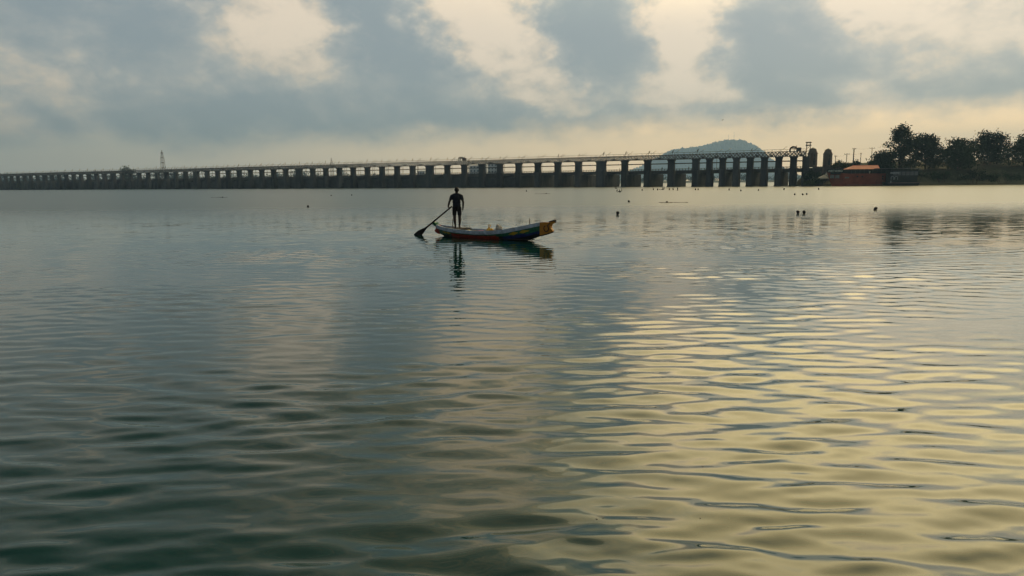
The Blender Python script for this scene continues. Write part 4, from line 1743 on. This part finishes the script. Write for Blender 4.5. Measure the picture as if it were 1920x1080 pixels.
def make_oar():
    root = tag(empty('oar', TIPW), 'long dark wooden oar dipped in the water over the stern', 'oar')
    Ld = (HANDW - TIPW).length
    top = Ld + .16
    ax = d
    up = Vector((0, -1, 0))
    sd = ax.cross(Vector((0, 1, 0))).normalized()   # in the picture plane, across the shaft
    nn = ax.cross(sd).normalized()
    pts = [ax * (.55), ax * (Ld * .5), ax * (Ld - .2), ax * top]
    MB().tube(pts, [.044, .040, .036, .032], 10).build('shaft', mat('oar_wood', (.022, .018, .015), .75, .3, 8), root, smooth=True)
    outl = [(-.20, .125), (0.0, .150), (.18, .145), (.42, .10), (.62, .055), (.80, .036), (.95, .030)]
    vs, fs = [], []
    for a, w in outl:
        for (u, v) in ((-1, 0), (-.5, .012), (0, .022), (.5, .012), (1, 0), (.5, -.012), (0, -.022), (-.5, -.012)):
            vs.append(ax * a + sd * (u * w) + nn * v)
    n = len(outl)
    for i in range(n - 1):
        for j in range(8):
            fs.append((i * 8 + j, i * 8 + (j + 1) % 8, (i + 1) * 8 + (j + 1) % 8, (i + 1) * 8 + j))
    fs += [tuple(range(7, -1, -1)), tuple(range((n - 1) * 8, n * 8))]
    MB().add(vs, fs).build('blade', mat('oar_wood', (.022, .018, .015), .75, .3, 8), root, smooth=True)
    sx, sz = project(boat_world(0, 0, .5))
    print('stern px', sx, sz)


make_oar()

# ------------------------------------------------------------------ swimmers
def swimmer_proto(arm=0):
    mb = MB()
    el = lambda c, r: (lambda e: mb.add(e.v, e.f))(MB().ellipsoid(c, r, 14, 10))
    el((0, 0, .19), (.078, .095, .12))
    el((0, .05, .12), (.056, .06, .06))
    el((0, .095, .17), (.016, .02, .022))
    el((-.078, 0, .18), (.014, .022, .03))
    el((.078, 0, .18), (.014, .022, .03))
    limb(mb, [(0, 0, .12), (0, 0, -.02)], [.055, .062])
    el((-.12, 0, -.06), (.13, .08, .07))
    el((.12, 0, -.06), (.13, .08, .07))
    el((0, 0, -.22), (.18, .11, .22))
    el((0, 0, -.5), (.15, .1, .2))
    for s in (-1, 1):
        limb(mb, [(.1 * s, 0, -.62), (.12 * s, .05, -1.0), (.13 * s, -.05, -1.4)], [.09, .06, .04])
        if arm and s == 1:
            pts = [(.21, 0, -.03), (.34, 0, .20), (.26, .02, .44)]
        else:
            pts = [(.21 * s, 0, -.08), (.38 * s, .1, -.16), (.56 * s, .2, -.10)]
        limb(mb, pts, [.055, .042, .03])
        h = Vector(pts[-1])
        dr = (h - Vector(pts[-2])).normalized()
        ac = dr.cross(Vector((0, 1, 0))).normalized()
        for q in range(4):
            limb(mb, [h + ac * (q - 1.5) * .02, h + ac * (q - 1.5) * .026 + dr * .1], [.016, .010], n=6)
        limb(mb, [h, h + ac * .06 + dr * .05], [.016, .011], n=6)
    root = tag(empty('person'), 'swimmer', 'person', 'swimmers in the river')
    remesh_obj(mb, 'body', M_skin, .016, root, smooth_it=3, dec=.4)
    sb = MB().ellipsoid((0, -.012, .215), (.086, .10, .108), 14, 10)
    sb.build('hair', M_hair, root, smooth=True)
    return root


def floater_proto():
    mb = MB()
    el = lambda c, r: (lambda e: mb.add(e.v, e.f))(MB().ellipsoid(c, r, 14, 10))
    el((-.55, 0, .07), (.10, .08, .095))
    el((-.2, 0, -.02), (.28, .17, .10))
    el((.2, 0, -.03), (.22, .15, .09))
    for s in (-1, 1):
        limb(mb, [(.35, .08 * s, -.03), (.75, .1 * s, -.02), (1.15, .12 * s, 0.0), (1.3, .12 * s, .03)], [.08, .055, .04, .03])
        limb(mb, [(-.38, .17 * s, -.01), (-.75, .3 * s, .0), (-1.15, .32 * s, .02)], [.05, .04, .028])
        for q in range(4):
            limb(mb, [(-1.15, .32 * s + (q - 1.5) * .02, .02), (-1.26, .32 * s + (q - 1.5) * .024, .02)], [.014, .010], n=6)
        limb(mb, [(-1.12, .32 * s, .02), (-1.17, .32 * s - .06, .03)], [.014, .010], n=6)
    root = tag(empty('person'), 'swimmer', 'person', 'swimmers in the river')
    remesh_obj(mb, 'body', M_skin, .016, root, smooth_it=3, dec=.4)
    MB().ellipsoid((-.565, 0, .085), (.105, .09, .095), 12, 8).build('hair', M_hair, root, smooth=True)
    return root


pa, pb_, pf = swimmer_proto(0), swimmer_proto(1), floater_proto()
used = set()


def swim(proto, px, py, label, rz=0.0, dz=0.0, sc=1.0):
    o = proto if id(proto) not in used else copy_tree(proto)
    used.add(id(proto))
    p = at_water(px, py)
    o.location = (p.x, p.y, dz - (.09 if proto is not pf else 0))
    o.rotation_euler = (0, 0, rz)
    o.scale = (sc * 1.3, sc * 1.3, sc * 1.05)
    o['label'] = label


swim(pa, 1158, 402.5, "swimmer's dark head alone on open water, the one nearest the boat bow", .3, .0, 1.05)
pair = "swimmer's dark head, one of a close pair low in the open water"
swim(pa, 1496, 401, pair, 2.8, 0, 1.05)
swim(pa, 1507.5, 401, pair, -.4, 0, 1.05)
swim(pa, 1641.5, 394, "swimmer's head by itself in the water in front of the moored boats", 1.0, 0, 1.05)
swim(pa, 577.5, 389, "swimmer's head by itself behind the boatman's oar side", .5, .0)
swim(pa, 1179, 379.5, "swimmer's head trailing a ripple, just beyond the lone head off the bow", -1.2, 0, 1.05)
swim(pf, 1262, 380, 'swimmer floating stretched flat on the water with arms ahead', .05)
swim(pf, 411, 370.5, 'swimmer gliding flat on the calm water towards the far barrage end', 3.0)
swim(pf, 1018, 363.5, 'swimmer gliding flat on the water behind the bow of the boat', 3.1)
trio = "swimmer's head, one of three together in front of the last barrage bays"
for x, y in ((1490, 366), (1505, 366), (1512.5, 365.5)):
    swim(pa, x, y, trio, x * .7, .02, 1.15)
twin = "swimmer's tiny head, one of two on the smooth water beyond the boatman"
swim(pa, 621, 367.5, twin, .2)
swim(pa, 659.5, 366.5, twin, 1.2)
far_l = 'tiny swimmer far out near the foot of the barrage piers'
for k, (x, y) in enumerate(((987, 359.5), (1157, 358.5), (1204, 357.5), (1225, 356.5), (1233, 357), (1255, 356.5), (1262, 356.5), (1309, 356.5), (1304, 356.8), (1367, 357), (1389, 359), (1422, 358), (1470, 356.5), (1535, 356.2))):
    swim(pa, x, y, far_l, k * 1.7, .12, 1.5 if y < 358 else 1.3)
up_l = 'tiny swimmer rising out of the water with one arm up near the barrage'
for k, (x, y, s) in enumerate(((1162, 360.5, 1.2), (1243, 356, 1.4), (1270.5, 357, 1.3), (1155, 353.8, 1.4))):
    swim(pb_, x, y, up_l, k * .9 - .4, .35, s)

# people at the road railing
def pedestrian():
    mb = MB()
    el = lambda c, r: (lambda e: mb.add(e.v, e.f))(MB().ellipsoid(c, r, 10, 8))
    el((0, 0, 1.6), (.08, .09, .12))
    limb(mb, [(0, 0, 1.5), (0, 0, 1.4)], [.05, .06])
    el((0, 0, 1.2), (.2, .12, .28))
    el((0, 0, .95), (.17, .12, .15))
    for s in (-1, 1):
        limb(mb, [(.09 * s, 0, .9), (.1 * s, .02, .48), (.1 * s, 0, .06)], [.09, .06, .045])
        limb(mb, [(.1 * s, 0, .04), (.1 * s, .14, .03)], [.04, .03])
        limb(mb, [(.2 * s, 0, 1.38), (.26 * s, -.03, 1.1), (.24 * s, .06, .86), (.23 * s, .08, .76)], [.06, .045, .032, .03])
    root = tag(empty('person'), 'person in dark clothes standing at the barrage road railing', 'person', 'people on the barrage road')
    remesh_obj(mb, 'body', M_shirt, .03, root, smooth_it=2, dec=.5)
    MB().ellipsoid((0, -.01, 1.63), (.09, .1, .11), 10, 7).build('hair', M_hair, root, smooth=True)
    return root


pp = pedestrian()
for k, s in enumerate((443.0, 456.4, 420.5, 396.0)):
    o = pp if k == 0 else copy_tree(pp)
    o.location = bridge_pt(s, 5.8, 7.95)
    o.rotation_euler = (0, 0, BROT + k)

# bits of leaf drifting on the near water
ml = MB().add([(-.03, 0, .004), (0, .014, .008), (.035, .002, .004), (0, -.014, .004), (0, 0, .014)], [(0, 4, 1), (1, 4, 2), (2, 4, 3), (3, 4, 0)]).mesh('floating_leaf', M_bblk)
for k, (x, y) in enumerate(((1325, 1021), (1313, 973), (1119, 973), (1131, 971), (1318, 875), (886, 776), (793, 694), (272, 708))):
    p = at_water(x, y)
    near = np.argmin((WATER_CO[:, 0] - p.x) ** 2 + (WATER_CO[:, 1] - p.y) ** 2)
    o = link('floating_leaf', ml, None, (p.x, p.y, float(WATER_CO[near, 2]) - .004), k * 1.1)
    o.scale = (.6, .6, .5)
    tag(o, 'tiny dark leaf speck drifting on the near water', 'leaf', 'leaf specks on the water')

# a bird
p = at_depth(1355, 225, 210)
root = tag(empty('bird', p, .6), 'small dark bird flying above the wooded hill', 'bird')
MB().ellipsoid((0, 0, 0), (.28, .09, .08), 10, 7).build('body', M_bblk, root, smooth=True)
for s in (-1, 1):
    MB().add([(.12, .05 * s, .02), (-.1, .05 * s, .02), (.02, .35 * s, .14), (-.12, .33 * s, .13), (-.1, .62 * s, .06), (.1, .05 * s, .0), (.03, .35 * s, .12)],
             [(0, 2, 3, 1), (2, 4, 3), (5, 1, 3, 6), (6, 3, 4), (0, 5, 6, 2), (2, 6, 4)]).build('wing', M_bblk, root)
MB().add([(-.25, 0, .01), (-.45, .08, .02), (-.45, -.08, .02), (-.25, 0, -.02)], [(0, 1, 2), (3, 2, 1), (0, 3, 1), (0, 2, 3)]).build('tail', M_bblk, root)

# ------------------------------------------------------------------ air
hz = MB().box(-5400, 5400, -1600, 7000, -3.0, 445).build('haze', None)
tag(hz, 'thin evening haze over the river', None, kind='stuff')
m = bpy.data.materials.new('haze')
m.use_nodes = True
nt = m.node_tree
for n in list(nt.nodes):
    nt.nodes.remove(n)
pv = nt.nodes.new('ShaderNodeVolumePrincipled')
pv.inputs['Color'].default_value = (.43, .68, 1.0, 1)
pv.inputs['Density'].default_value = 1.95e-4
pv.inputs['Anisotropy'].default_value = 0.2
ou = nt.nodes.new('ShaderNodeOutputMaterial')
nt.links.new(pv.outputs[0], ou.inputs['Volume'])
hz.data.materials.clear()
hz.data.materials.append(m)
